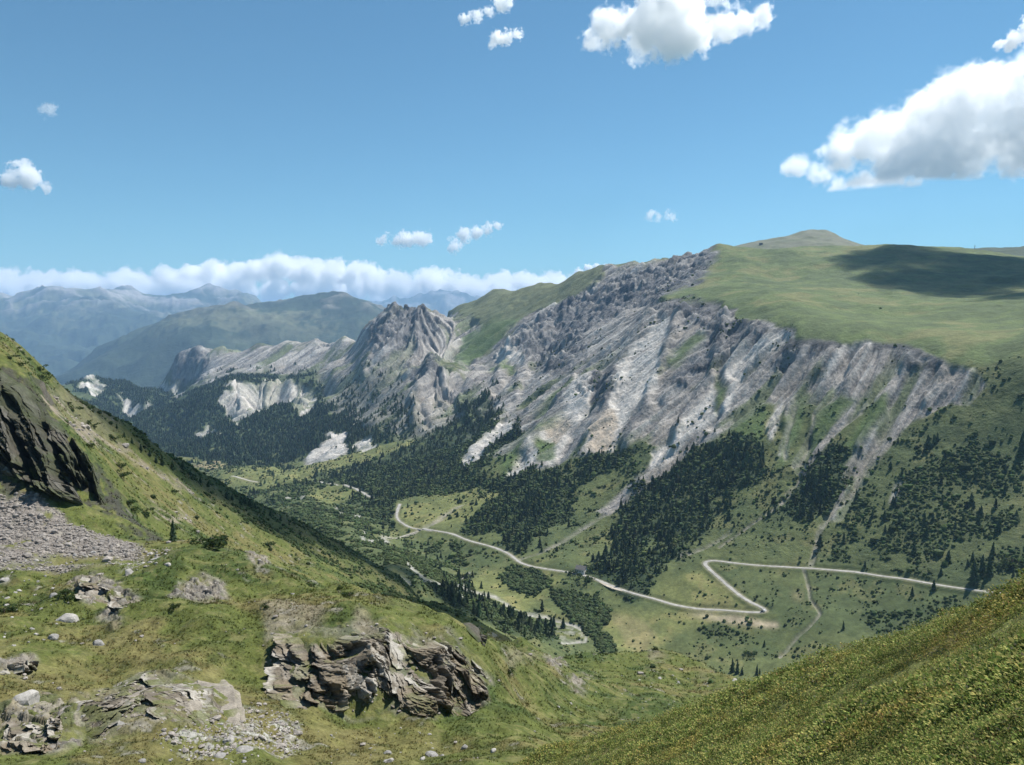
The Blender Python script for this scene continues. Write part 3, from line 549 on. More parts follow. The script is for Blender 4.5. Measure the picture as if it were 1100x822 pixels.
# valley sides
C = np.where(m2[..., None] > 0, np.array([.094, .112, .043], np.float32), C)
C = lerp(C, [.066, .088, .036], m2*sstep(-.1, .5, n1+n2*.5)*.8)
C = lerp(C, [.16, .155, .065], m2*sstep(.1, .7, n2-n1*.4)*.55)
C = lerp(C, [.165, .175, .062], field*(.7+.3*n2)); C = lerp(C, [.21, .19, .08], field*sstep(.1, .7, n2+n3*.4)*.6)
C = lerp(C, [.26, .205, .12], np.maximum(tan*.35, tanfld*.7))
C = lerp(C, [.105, .138, .052], plateau*.95)
C = lerp(C, [.165, .162, .072], plateau*sstep(-.0, .75, n1+.3*n2)*.7); C = lerp(C, [.078, .102, .045], plateau*sstep(.0, .5, -n1+.5*n2)*.75)
C = lerp(C, [.14, .15, .075], paleg*.85); C = lerp(C, [.085, .105, .055], paleg*sstep(0, .6, n2+n1)*.6)
strk = (1.1-np.abs(mid)*1.4)*.5+(1-np.abs(thin)*1.25)*.45+fine*.5+mid*.3
rock_c = np.zeros_like(C)+np.array([.285, .268, .245], np.float32)
rock_c = lerp(rock_c, [.15, .145, .142], sstep(.0, 1.4, strk+.35*n2)); rock_c = lerp(rock_c, [.43, .41, .38], sstep(.35, 1.7, -strk+.2*n2)*.85)
fw = (GR > 2500)*.5; rock_c = lerp(rock_c, [.11, .108, .11], fw*sstep(.2, 1.2, strk)); rock_c = lerp(rock_c, [.46, .44, .41], fw*sstep(.3, 1.3, -strk+.2))
rock_c = lerp(rock_c, [.26, .225, .18], sstep(.2, .8, n1)*.4)
rf = np.clip(face+sstep(.5, 1.4, wide+.3*n2)*0, 0, 1)
rf = rf*(1-plateau)
C = np.where(rf[..., None] > 0, C*(1-rf[..., None])+rock_c*rf[..., None], C)
strata = vnoise(ZB/11+fbm(GX/120, GY/120, 3, 141)*1.2, GX/400, 143)
C = lerp(C, [.105, .108, .114], cliff*(.6+.4*sstep(-.6, .8, blk)))
C = lerp(C, [.27, .262, .25], cliff*sstep(.25, .6, strata+.25*fine)*.6); C = lerp(C, [.065, .068, .074], cliff*sstep(.25, .6, -strata+.25*fine)*.6)
rim_shade = sample(line_raster([(cp('3', (0, 262), (60, 258), (130, 262), (200, 272), (240, 296), (290, 318), (330, 340)), 3.0), (cp('3', (395, 392), (430, 382), (500, 385), (560, 380)), 3.5), (cp('3', (660, 392), (720, 402), (790, 410), (850, 432)), 3.0), (cp('3', (345, 425), (400, 400)), 2.5), (cp('3', (740, 452), (800, 440), (840, 445)), 3), (cp('2', (130, 282), (190, 272), (260, 276)), 2.5), (cp('2', (210, 480), (270, 450), (300, 462)), 3)]), UJ, VJ)*m2*(1-plateau*.7)
C = lerp(C, [.062, .064, .066], rim_shade*(.6+.4*sstep(-.3, .5, blk))*.85)  # shade under the rim, painted in as a dark line
C = lerp(C, [.30, .285, .26], cliff*sstep(.9, 1.9, mid+.4*fine)*.55)
C = lerp(C, [.50, .475, .435], white*np.clip(.85+.15*mid, 0, 1)); C = lerp(C, [.24, .225, .21], white*sstep(.2-.35*(GR > 2500), 1.5-.5*(GR > 2500), strk)*.8); C = lerp(C, [.09, .12, .055], white*(GR > 2500)*sstep(.6, 1.6, wide+.5*fine)*.7)
C = lerp(C, [.42, .34, .25], beige*.75)
gstr = sstep(.25, 1.3, wide-.2*mid+.4*n2)                     # grass holds on the broad ribs between gullies
C = lerp(C, [.088, .118, .045], m2*rf*(1-white)*(1-cliff*.8)*np.maximum(gstr, sstep(-.1, .8, wide-.2*mid+.4*n2)*sstep(835, 870, U)*sstep(430, 455, V))*np.maximum(sstep(355, 420, V), sstep(2700, 3000, GR))*.8)
C = lerp(C, [.085, .125, .042], greenp*(.9-.25*sstep(.4, 1.4, mid)))
C = lerp(C, [.30, .285, .26], m2*(1-rf)*(1-plateau)*(1-forest)*sstep(1.5, 2.3, -wide+.5*mid)*sstep(450, 420, V)*(1-paleg)*.7)
C = lerp(C, [.046, .066, .028], shrubs*.55*(.5+.5*sstep(-.2, .2, sclump))); C = lerp(C, [.032, .050, .024], forest*.9)
C = lerp(C, [.27, .25, .215], gully*(.6+.3*n3)*(.6+.4*sstep(-.3, .4, n2))); C = lerp(C, [.34, .325, .295], gravel*(.65+.35*n3))
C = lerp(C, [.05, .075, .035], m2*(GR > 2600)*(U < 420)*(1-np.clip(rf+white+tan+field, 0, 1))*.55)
# cone and far ranges
C = np.where((IDX == 3)[..., None], lerp(np.zeros_like(C)+np.array([.150, .152, .10], np.float32), [.12, .13, .075], sstep(-.1, .6, n1)), C)
C = lerp(C, [.05, .07, .04], (IDX == 3)*sstep(1010, 1045, U)*.9)
n0 = fbm(GX/900, GY/900, 4, 111)
dg = lerp(np.zeros_like(C)+np.array([.036, .052, .03], np.float32), [.125, .13, .075], sstep(-.05, .5, n0*.8+.5*n1)*sstep(385, 335, V)); dg = lerp(dg, [.22, .2, .17], sstep(.35, .6, farf)*sstep(352, 330, V)*.6)
C = np.where((IDX >= 4)[..., None], dg, C)
C = lerp(C, [.30, .285, .27], ((IDX == 5) | (IDX == 6))*sstep(.25, .7, farf+.3*n0)*sstep(345, 325, V)*.8)
# near ground
g = np.zeros_like(C)+np.array([.100, .118, .030], np.float32)
g = lerp(g, [.060, .086, .022], sstep(-.05, .45, n2+.5*n3)); g = lerp(g, [.165, .150, .055], sstep(.15, .7, -n2+.55*n3)*.75); g = lerp(g, [.15, .11, .05], sstep(.35, .8, n3-.5*n2)*.28)
g = lerp(g, [.052, .072, .02], sstep(.2, .8, n4+.4*n3)*.5); g = lerp(g, [.20, .185, .075], sstep(.3, .8, -n4+.4*n5)*.5)
g = lerp(g, [.23, .20, .14], drygr*(.75+.25*n4))
g = lerp(g, [.27, .225, .17], strip*(.8+.3*n3))
rk = lerp(np.zeros_like(C)+np.array([.215, .19, .155], np.float32), [.13, .12, .105], sstep(-.2, .6, b2*.6+n4*.6)); rk = lerp(rk, [.30, .275, .24], sstep(.3, .9, b3+.3*n5)*.5); rk = lerp(rk, [.19, .16, .09], sstep(.1, .6, n3+.4*n4)*.6); rk = lerp(rk, [.075, .092, .03], sstep(.25, .6, n3*.6-n4*.8)*.85)
g = g*.86
wr = rockp*(1-.55*crg)*sstep(-.55, .1, n3*.5+n4*.6+.35-.3*crg)
g = g*(1-wr[..., None])+rk*wr[..., None]
wt_ = talus*sstep(-.5, .05, n3*.4+n4*.5+.25); tl = lerp(np.zeros_like(C)+np.array([.235, .21, .185], np.float32), [.13, .115, .10], sstep(-.1, .6, b3)); g = g*(1-wt_[..., None])+tl*wt_[..., None]
g = lerp(g, [.36, .35, .32], stones*sstep(.15, .55, n4*.6+n5*.5+b3*.3)*.9)
g = lerp(g, [.27, .25, .21], notR*sstep(.55, .8, n3*.5+n4*.55)*.6)
dkr = onN([cp('4', (330, 540), (420, 590), (500, 670), (600, 750), (560, 770), (480, 720), (400, 660), (330, 640)), cp('4', (-60, 95), (20, 100), (70, 130), (150, 232), (215, 345), (350, 480), (500, 670), (640, 760), (560, 770), (400, 655), (200, 625), (-60, 565))], 2)*sstep(-.3, .3, n4+.5*n3+.2); g = lerp(g, [.055, .052, .042], dkr*.9); DKR = dkr  # ground by the left cliff darkened to match its painted shade
g = lerp(g, [.062, .070, .030], dark_band*(.45+.25*n3))  # dark shrub tone, also painting the brow's shade into the colour
hth = lerp(np.zeros_like(C)+np.array([.135, .14, .042], np.float32), [.165, .14, .06], sstep(0, .5, n4+.4*n3)); hth = lerp(hth, [.05, .065, .02], sstep(.1, .6, n5))
g = np.where((IDX == 1)[..., None], hth, g)
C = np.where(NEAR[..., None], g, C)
C = np.clip(C, .01, .7)
# ------------------------------------------------------------------ ray hits on the land, in the polar grid
TF_ = ZF/GR
CM = np.maximum.accumulate(TF_, axis=0)
VIS = TF_ >= np.concatenate([np.full((1, NA), -9, np.float32), CM[:-1]], 0)-1e-4
ZT = ZF
def ground(x, y):
    a = math.atan2(x, y); r = math.hypot(x, y)
    fi = np.clip(np.interp(math.log(r), LL, np.arange(NR)), 0, NR-1.001); fj = np.clip((a-AZ[0])/(AZ[1]-AZ[0]), 0, NA-1.001)
    i, j = int(fi), int(fj); s, t = fi-i, fj-j
    return float((ZT[i, j]*(1-t)+ZT[i, j+1]*t)*(1-s)+(ZT[i+1, j]*(1-t)+ZT[i+1, j+1]*t)*s)
def hit(u, v, rmin=0.0):
    a, T = az_T(u, v); fj = float(np.clip((a-AZ[0])/(AZ[1]-AZ[0]), 0, NA-1.001)); j = int(fj); t = fj-j
    col = TF_[:, j]*(1-t)+TF_[:, j+1]*t
    i_s = int(np.searchsorted(RR, rmin)) if rmin else 0
    k = np.nonzero(col[i_s:] >= float(T))[0]
    if len(k) == 0: return None
    i = i_s+int(k[0]); i = max(i, 1)
    c0, c1 = col[i-1], col[i]
    f = (float(T)-c0)/(c1-c0) if c1 != c0 else 0
    f = min(max(f, 0), 1)
    r = math.exp(LL[i-1]*(1-f)+LL[i]*f)
    x, y = r*math.sin(float(a)), r*math.cos(float(a))
    return Vector((x, y, ground(x, y)))

# ------------------------------------------------------------------ the road bed is levelled into the land
def resample(pts, n):
    pts = np.asarray(pts, float); d = np.r_[0, np.cumsum(np.hypot(*np.diff(pts[:, :2], axis=0).T))]
    t = np.linspace(0, d[-1], n); return np.stack([np.interp(t, d, pts[:, k]) for k in range(pts.shape[1])], 1)
def smooth_line(P, it=3):
    P = np.array(P, float)
    for _ in range(it):
        Q = P.copy(); Q[1:-1] = (P[:-2]+2*P[1:-1]+P[2:])/4; P = Q
    return P
def path(px, rmin=560):
    pts = [hit(u, v, rmin) for u, v in resample(px, max(8, int(np.hypot(*np.diff(px, axis=0).T).sum()/3)))]
    P = smooth_line([p for p in pts if p is not None], 2)
    d = np.r_[0, np.cumsum(np.linalg.norm(np.diff(P[:, :2], axis=0), axis=1))]; n = int(d[-1]/3)+2
    t = np.linspace(0, d[-1], n); P = np.stack([np.interp(t, d, P[:, k]) for k in range(3)], 1)
    P[:, :2] = smooth_line(P[:, :2], 11); P[:, 2] = [ground(p[0], p[1]) for p in P]; P[:, 2] = smooth_line(P[:, 2:3], 40)[:, 0]
    return P
def level(P, half):
    num = np.zeros((NR, NA), np.float32); den = np.zeros((NR, NA), np.float32)
    R_ = half*2.6
    for p in P:
        r = math.hypot(p[0], p[1]); a = math.atan2(p[0], p[1])
        i0, i1 = np.searchsorted(RR, r-R_), np.searchsorted(RR, r+R_)+1; j0, j1 = np.searchsorted(AZ, a-R_/r), np.searchsorted(AZ, a+R_/r)+1
        d = np.hypot(GX[i0:i1, j0:j1]-p[0], GY[i0:i1, j0:j1]-p[1]); w_ = 1-sstep(half*1.25, R_, d); k = w_**2/(d+.5)**2
        num[i0:i1, j0:j1] += k*p[2]; den[i0:i1, j0:j1] = den[i0:i1, j0:j1]+k; LVL[i0:i1, j0:j1] = np.maximum(LVL[i0:i1, j0:j1], w_)
    t = num/np.maximum(den, 1e-9); return np.where(den > 1e-9, t, ZF)
r_up = np.concatenate([cp('7', (1030, 571), (1000, 567), (950, 562), (900, 556), (840, 547), (790, 538), (745, 527), (700, 522), (660, 520), (620, 512), (580, 503), (540, 501), (500, 500), (470, 497), (440, 492), (400, 492), (350, 489), (300, 487), (220, 480), (160, 472), (130, 466), (108, 464), (98, 470), (103, 482), (120, 495), (160, 530), (210, 575), (240, 596), (270, 609), (300, 617), (312, 624), (308, 632), (290, 634), (240, 630), (150, 622), (110, 622), (60, 618), (0, 606)),
    cp('6', (1000, 608), (900, 582), (830, 562), (770, 538), (720, 515), (690, 506), (650, 497), (600, 490), (560, 484), (510, 477), (470, 470), (445, 462), (430, 455), (415, 440), (400, 425), (370, 410), (330, 395), (290, 384), (250, 375), (200, 358), (180, 344), (100, 330), (40, 321)), cp('5', (1060, 482), (1000, 472), (965, 468), (945, 462), (932, 453), (920, 445), (905, 436), (900, 425), (902, 410), (908, 390), (915, 372))])
ROADS = [('road', r_up, 4.0, 'pale gravel road with a hairpin crossing the valley side', 0), ('road', cp('5', (880, 357), (865, 355), (830, 351), (790, 346), (782, 340), (780, 330), (770, 326), (756, 324), (752, 316), (745, 311), (720, 304), (700, 300), (680, 297), (660, 295), (630, 290), (600, 284)), 5.0, 'far end of the pale road winding along the wood', 0),
    ('track', cp('5', (985, 480), (960, 490), (930, 500), (905, 505), (880, 508)), 3.6, 'pale track dropping from the road bend to the stream', 1), ('track', cp('5', (355, 286), (330, 282), (300, 274), (270, 266), (255, 262)), 5, 'pale track crossing the far field', 1)]
NOROAD = np.ones((NR, NA), np.float32)
for q in range(len(ROADS)):
    P = path(ROADS[q][1]); LVL = np.zeros((NR, NA), np.float32); tz = level(P, ROADS[q][2]/2+.8)
    ZF = np.where(LVL > 0, ZF*(1-LVL)+(tz-.12)*LVL, ZF).astype(np.float32); ROADS[q] = ROADS[q]+(P,); NOROAD = np.minimum(NOROAD, 1-sstep(0, .25, LVL))
    ZT = ZF; TF_ = ZF/GR
    C = np.where((LVL > .85)[..., None], lerp(C, [.22, .20, .15], (LVL-.85)*4), C)
CM = np.maximum.accumulate(TF_, axis=0)
VIS = TF_ >= np.concatenate([np.full((1, NA), -9, np.float32), CM[:-1]], 0)-1e-4
# ------------------------------------------------------------------ land meshes
VT = np.stack([GX, GY, ZF], -1).reshape(-1, 3)
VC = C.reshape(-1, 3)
land_specs = []
q_i, q_j = np.meshgrid(np.arange(NR-1), np.arange(NA-1), indexing='ij')
quad = np.stack([q_i*NA+q_j, q_i*NA+q_j+1, (q_i+1)*NA+q_j+1, (q_i+1)*NA+q_j], -1)
kq = IDX[:-1, :-1]; rq = GR[:-1, :-1]; vq = V[:-1, :-1]; uq = U[:-1, :-1]
valley_poly = mask([[(205, 498), (300, 498), (345, 503), (445, 470), (450, 480), (400, 500), (440, 530), (500, 560), (560, 585), (640, 600), (760, 596), (880, 602), (1000, 622), (1250, 640), (1250, 840), (300, 840), (340, 580), (250, 520)]], 0)
vm = (sample(valley_poly, uq, vq) > .5) & (kq == 2) & (rq < 2600)
sel = {'hillside': (kq == 0) | ((kq == 2) & (rq < 560)), 'heather_slope': kq == 1, 'valley_floor': vm & (rq >= 560), 'mountain': ((kq == 2) & (rq >= 560) & ~vm), 'summit': kq == 3, 'distant_mountains': kq >= 4}
mats = {'hillside': attr_mat('alpine grass and rock', [.35, 1.6], .32, .9, .5, .25), 'heather_slope': attr_mat('heather ground', [.12, .6], .35, .8, .12, .06), 'valley_floor': attr_mat('valley meadow', [4, 16], .2, .5, 3, 1.0),
        'mountain': attr_mat('mountain rock and turf', [6, 30], .2, .8, 9, 4.0), 'summit': attr_mat('bare summit turf', [12, 60], .15, .3, 20, 4.0), 'distant_mountains': attr_mat('far mountain ground', [150, 600], .22, .5, 200, 60.0)}
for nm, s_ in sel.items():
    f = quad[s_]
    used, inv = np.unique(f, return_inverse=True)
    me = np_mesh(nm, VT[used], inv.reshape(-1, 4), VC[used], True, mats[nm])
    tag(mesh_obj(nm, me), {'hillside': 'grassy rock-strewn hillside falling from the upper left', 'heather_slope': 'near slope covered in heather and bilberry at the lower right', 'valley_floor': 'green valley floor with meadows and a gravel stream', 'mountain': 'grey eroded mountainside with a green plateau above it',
        'summit': 'bare rounded summit behind the plateau', 'distant_mountains': 'blue ranges far beyond the valley'}[nm], kind='structure')
# ------------------------------------------------------------------ rock crags: solid slabs of broken rock set into the hillside
def ground_v(x, y):
    fi = np.clip(np.interp(np.log(np.hypot(x, y)), LL, np.arange(NR)), 0, NR-1.001); fj = np.clip((np.arctan2(x, y)-AZ[0])/(AZ[1]-AZ[0]), 0, NA-1.001)
    i = fi.astype(int); j = fj.astype(int); s, t = fi-i, fj-j
    return (ZT[i, j]*(1-t)+ZT[i, j+1]*t)*(1-s)+(ZT[i+1, j]*(1-t)+ZT[i+1, j+1]*t)*s
def crag(name, label, top, bot, nS, nT, bulge, rough, bs, pal, seed, rmin=0, grass=.5, dip=1.0, back=None):
    tp = [hit(*q, rmin) for q in resample(top, 60)] if len(top[0]) == 2 else [at(*q) for q in resample(top, 60)]; bp = [hit(*q, rmin) for q in resample(bot, 60)] if len(bot[0]) == 2 else [at(*q) for q in resample(bot, 60)]
    tp = resample(np.array(tp), nS); bp = resample(np.array(bp), nS)
    k = np.ones(5)/5
    for A in (tp, bp):
        for c in range(3): A[:, c] = np.convolve(np.pad(A[:, c], 2, mode='edge'), k, 'valid')
    s = np.linspace(0, 1, nS)[:, None, None]; t = np.linspace(-.1, 1.1, nT)[None, :, None]
    P = tp[:, None, :]*(1-t)+bp[:, None, :]*t
    P[..., 2] = smooth_grid(ground_v(P[..., 0], P[..., 1]).astype(np.float32), 3)
    ch = bp-tp; out = ch.copy(); out[:, 2] = 0
    al = np.gradient(tp*.5+bp*.5, axis=0); al[:, 2] = 0
    nrm = np.stack([al[:, 1], -al[:, 0], 0*al[:, 0]], 1); nrm /= np.linalg.norm(nrm, axis=1)[:, None]+1e-9
    mid_ = (tp+bp)/2; sgn = np.sign(-(nrm*mid_).sum(1)); nrm *= sgn[:, None]     # outward: the side open to the valley head
    nn = nrm.copy()
    for c in range(3): nn[:, c] = np.convolve(np.pad(nrm[:, c], 12, mode='edge'), np.ones(25)/25, 'valid')
    N = nn[:, None, :]*np.ones_like(t)+np.array([0, 0, .35]); N = N/np.linalg.norm(N, axis=2)[..., None]
    tt = np.clip(t[..., 0], 0, 1); ss = s[..., 0]
    x, y, z = P[..., 0], P[..., 1], P[..., 2]
    en = fbm3(P[..., 0]/(bs*2.2), P[..., 1]/(bs*2.2), P[..., 2]/(bs*2.2), 4, seed+41)
    edge = sstep(0, .16, np.minimum(np.minimum(ss, 1-ss), np.minimum(tt, 1-tt)*1.3)-.03+.05*en)
    prof = np.sin(np.pi*np.clip(tt, 0, 1)**.7)**.55
    big = fbm3(x/(bs*4), y/(bs*4), z/(bs*4), 3, seed)
    # tilted slabs: blocks drawn out down to the right
    aa = np.cumsum(np.r_[0, np.linalg.norm(np.diff((tp+bp)/2, axis=0), axis=1)])[:, None]*np.ones_like(z)
    wx = fbm3(x/bs, y/bs, z/bs, 3, seed+5)*.55
    bb = t[..., 0]*np.linalg.norm(ch, axis=1)[:, None]; cd, sd = math.cos(dip), math.sin(dip)
    lo_ = aa*cd+bb*sd; ac_ = aa*sd-bb*cd
    def facets(k, sd, tilt=.65, warp=.16):
        """broken faces: every block has its own depth and its own tilt"""
        px, py = lo_*k/(2.8*bs)+wx*warp*2, ac_*k/(.95*bs)+wx*warp*2
        xf, yf = np.floor(px), np.floor(py); d1 = np.full(px.shape, 9.0); d2 = d1.copy(); val = np.zeros(px.shape)
        for i in (-1, 0, 1):
            for j in (-1, 0, 1):
                cx, cy = xf+i, yf+j; ox = px-(cx+.5+.48*_h(cx.astype(np.int64), cy.astype(np.int64), sd)); oy = py-(cy+.5+.48*_h(cx.astype(np.int64), cy.astype(np.int64), sd+1))
                d = np.abs(ox)*.75+np.abs(oy)*.75+np.maximum(np.abs(ox), np.abs(oy))*.4
                v = _h(cx.astype(np.int64), cy.astype(np.int64), sd+2)+tilt*(ox*_h(cx.astype(np.int64), cy.astype(np.int64), sd+3)*1.1+oy*_h(cx.astype(np.int64), cy.astype(np.int64), sd+4)*1.3)
                m = d < d1; d2 = np.where(m, d1, np.minimum(d2, d)); val = np.where(m, v, val); d1 = np.where(m, d, d1)
        return val, d2-d1
    c1, g1 = facets(.55, seed+1); c2, g2_ = facets(1.35, seed+11); c3, g3_ = facets(3.2, seed+21)
    cleft = ridged(lo_/(5.5*bs)+wx*.4, ac_/(1.5*bs)+wx*.3, 3, seed+31)       # long steep clefts
    ribs = fbm(ac_/(1.9*bs)+wx*.5, lo_/(9*bs), 4, seed+51)
    crack = -sstep(.14, 0, g1)*.6-sstep(.3, .6, cleft)*2.4
    d = bulge*prof*(1+.5*big)+rough*(ribs*1.9+c1*.6+c2*.34+c3*.24+crack+fbm3(x/bs*1.2, y/bs*1.2, z/bs*1.2, 4, seed+6)*.45+fbm3(x/bs*5, y/bs*5, z/bs*5, 3, seed+7)*.24)
    d = d*edge-(1-edge)*(.5+rough*.5)
    Fv = P+N*d[..., None]
    Bv = P-N*(bulge*.6+rough*1.5+2) if back is None else P*(1+back[0]/np.hypot(P[..., 0], P[..., 1]))[..., None]-np.array([0, 0, back[1]])
    e1 = np.gradient(Fv, axis=0); e2 = np.gradient(Fv, axis=1); nv = np.cross(e1, e2); nv /= np.linalg.norm(nv, axis=2)[..., None]+1e-9
    upz = np.abs(nv[..., 2])
    cf = np.zeros(Fv.shape)+np.array(pal[0])
    cf = lerp(cf, [q*.45 for q in pal[1]], sstep(.25, .55, cleft)*.8); cf = lerp(cf, pal[1], sstep(-.4, .5, c2+.5*c3)); cf = lerp(cf, pal[2], sstep(.2, .8, c1+.6*c3)*.8); cf = lerp(cf, pal[3], sstep(-.1, .5, big+fbm3(x/bs, y/bs, z/bs, 3, seed+9)*.7)*.6)  # clefts darkened in the rock colour, painting in their shade
    tn = fbm3(x/bs*.8, y/bs*.8, z/bs*.8, 4, seed+11); turf = np.maximum(sstep(.25, .6, tn+.55*(upz-.6))*grass*1.4, sstep(.1, .0, tt+.16*tn)*min(1, grass*1.8)+sstep(.9, .99, tt+.12*tn)+(1-edge)*sstep(-.3, .3, tn)*min(1, grass*2))
    cf = lerp(cf, pal[4], turf)
    V_ = np.concatenate([Fv.reshape(-1, 3), Bv.reshape(-1, 3)]); Cc = np.concatenate([cf.reshape(-1, 3), cf.reshape(-1, 3)*0+np.array(pal[0])])
    qi, qj = np.meshgrid(np.arange(nS-1), np.arange(nT-1), indexing='ij'); o = nS*nT
    q = np.stack([qi*nT+qj, (qi+1)*nT+qj, (qi+1)*nT+qj+1, qi*nT+qj+1], -1).reshape(-1, 4)
    b = q[:, ::-1]+o
    rim_ = [i*nT for i in range(nS)]+[(nS-1)*nT+j for j in range(1, nT)]+[i*nT+nT-1 for i in range(nS-2, -1, -1)]+[j for j in range(nT-2, 0, -1)]
    rim_ = np.array(rim_); nx = np.roll(rim_, -1)
    r = np.stack([rim_, rim_+o, nx+o, nx], -1)
    me = np_mesh(name, V_, np.concatenate([q, b, r]), Cc, False, MROCK)
    return tag(mesh_obj(name, me), label, 'rock outcrop')
MROCK = attr_mat('broken rock', [.25, 1.2], .3, .7, .35, .15)
grey = [(.235, .208, .17), (.135, .115, .088), (.37, .345, .30), (.17, .135, .088), (.10, .112, .035)]
dark = [(.088, .080, .063), (.058, .056, .040), (.145, .135, .115), (.048, .056, .026), (.05, .065, .024)]  # darker rock set: the left cliff's shade is put into the colour
crag('rock_outcrop', 'broad grey rock outcrop split by dark clefts below the grassy knoll', cp('a', (70, 300), (110, 283), (180, 290), (260, 308), (340, 310), (400, 285), (440, 270), (500, 262), (560, 240), (620, 262), (700, 312), (760, 300), (810, 290), (880, 360), (940, 420), (985, 500)),
    cp('a', (90, 470), (130, 560), (220, 612), (330, 640), (430, 640), (500, 620), (560, 612), (640, 640), (700, 655), (760, 640), (850, 640), (900, 625), (945, 612), (990, 560)), 520, 280, 2.2, .75, 1.25, grey, 3, 60, .36, 1.05)
lt = cp('4', (-190, 60), (-90, 85), (-20, 98), (20, 106), (70, 134), (110, 186), (150, 236), (180, 296), (210, 346), (280, 426), (340, 490), (400, 560))
crag('rock_outcrop', 'mossy cliff darkened for its shade, rising at the left edge above the grey scree', np.c_[lt, [222, 220, 217, 215, 215, 215, 215, 214, 213, 208, 205, 201]],
    cp('4', (-190, 570), (-90, 570), (-20, 562), (40, 556), (80, 552), (130, 590), (200, 622), (270, 640), (330, 645), (400, 648), (420, 640)), 340, 260, 5.0, 2.6, 4.0, dark, 23, 120, .42, 1.15)
crag('rock_outcrop', 'low weathered rock outcrop with tilted slabs at the lower left', cp('8', (235, 600), (290, 575), (340, 560), (400, 515), (450, 490), (520, 465), (570, 478), (620, 490), (680, 510), (740, 535), (800, 580)),
    cp('8', (250, 690), (300, 725), (360, 745), (430, 745), (500, 715), (560, 695), (620, 690), (680, 712), (720, 715), (770, 700), (815, 680)), 340, 150, .9, .5, 1.3, grey, 43, 50, .55, .6)
crag('rock_outcrop', 'small rock ledge with a shaded hollow under the scree slope', cp('8', (245, 130), (300, 105), (350, 120), (420, 170), (480, 195), (540, 215)), cp('8', (270, 215), (300, 240), (360, 250), (430, 258), (490, 250), (545, 240)), 160, 80, 1.7, .6, 1.5, grey, 63, 80, .5)
crag('rock_outcrop', 'pale rock ledge at the left edge of the lower meadow', cp('8', (-40, 462), (30, 450), (90, 438), (165, 448)), cp('8', (-40, 496), (30, 496), (100, 488), (160, 470)), 120, 50, .7, .4, 1.1, grey, 73, 50, .3)
crag('rock_outcrop', 'grassy rock hump in the bottom left corner', cp('8', (-30, 640), (40, 615), (100, 640), (160, 650), (210, 640), (260, 650)), cp('8', (-30, 780), (40, 770), (110, 780), (170, 790), (230, 770), (270, 745)), 160, 80, .8, .5, 1.1, grey, 83, 40, .6)
kt = cp('a', (862, 318), (885, 292), (912, 280), (940, 284), (968, 312)); kb = cp('a', (866, 322), (895, 345), (925, 362), (945, 366), (970, 330))
crag('rock_outcrop', 'small dark rock knob behind the right end of the broad outcrop', np.c_[kt, [112]*5], np.c_[kb, [107, 106, 105, 105, 107]], 80, 60, .5, .5, 1.0, dark, 93, 90, .3)
# ------------------------------------------------------------------ boulders and stones
def rock_mesh(seed, sub, flat=.7, col=(.36, .345, .31)):
    bm = bmesh.new(); bmesh.ops.create_icosphere(bm, subdivisions=sub, radius=1)
    v = np.array([p.co for p in bm.verts]); r_ = np.random.default_rng(seed)
    # cut by random planes for a broken, angular block
    for _ in range(9):
        n_ = r_.normal(size=3); n_ /= np.linalg.norm(n_); h = r_.uniform(.55, .9)
        d = v@n_; v = v-np.maximum(d-h, 0)[:, None]*n_
    v *= np.array([1.0, r_.uniform(.65, .95), flat*r_.uniform(.7, 1.0)])
    v += (fbm3(v[:, 0]*2.5+seed, v[:, 1]*2.5, v[:, 2]*2.5, 3, seed)*.06)[:, None]*v
    v[:, 2] += .25*flat
    f = np.array([[q.index for q in p.verts] for p in bm.faces]); bm.free()
    c = np.array(col)*(1+.22*fbm3(v[:, 0]*3+seed, v[:, 1]*3, v[:, 2]*3, 3, seed+4))[:, None]
    return v, f, np.clip(c, .02, .8)
MSTONE = attr_mat('pale boulder stone', [.08, .3], .25, .5, .1, .04)
stone_v = [rock_mesh(300+k, 3 if k < 6 else 2, .72, [(.36, .34, .31), (.29, .275, .25), (.24, .23, .215)][k % 3]) for k in range(9)]
stone_me = [np_mesh('boulder', v, f, c, False, MSTONE) for v, f, c in stone_v]
def boulder(u, v, wpx, label, group=None, k=0, cat='boulder', sink=.3, rmin=0):
    p = hit(u, v, rmin)
    if p is None: return
    r = math.hypot(p.x, p.y); w_ = wpx*r/FPX/2
    o = mesh_obj('boulder', stone_me[k % 9]); o.location = (p.x, p.y, p.z-w_*sink); o.scale = (w_, w_, w_)
    o.rotation_euler = (random.uniform(-.2, .2), random.uniform(-.2, .2), random.uniform(0, 6.28))
    return tag(o, label, cat, group)
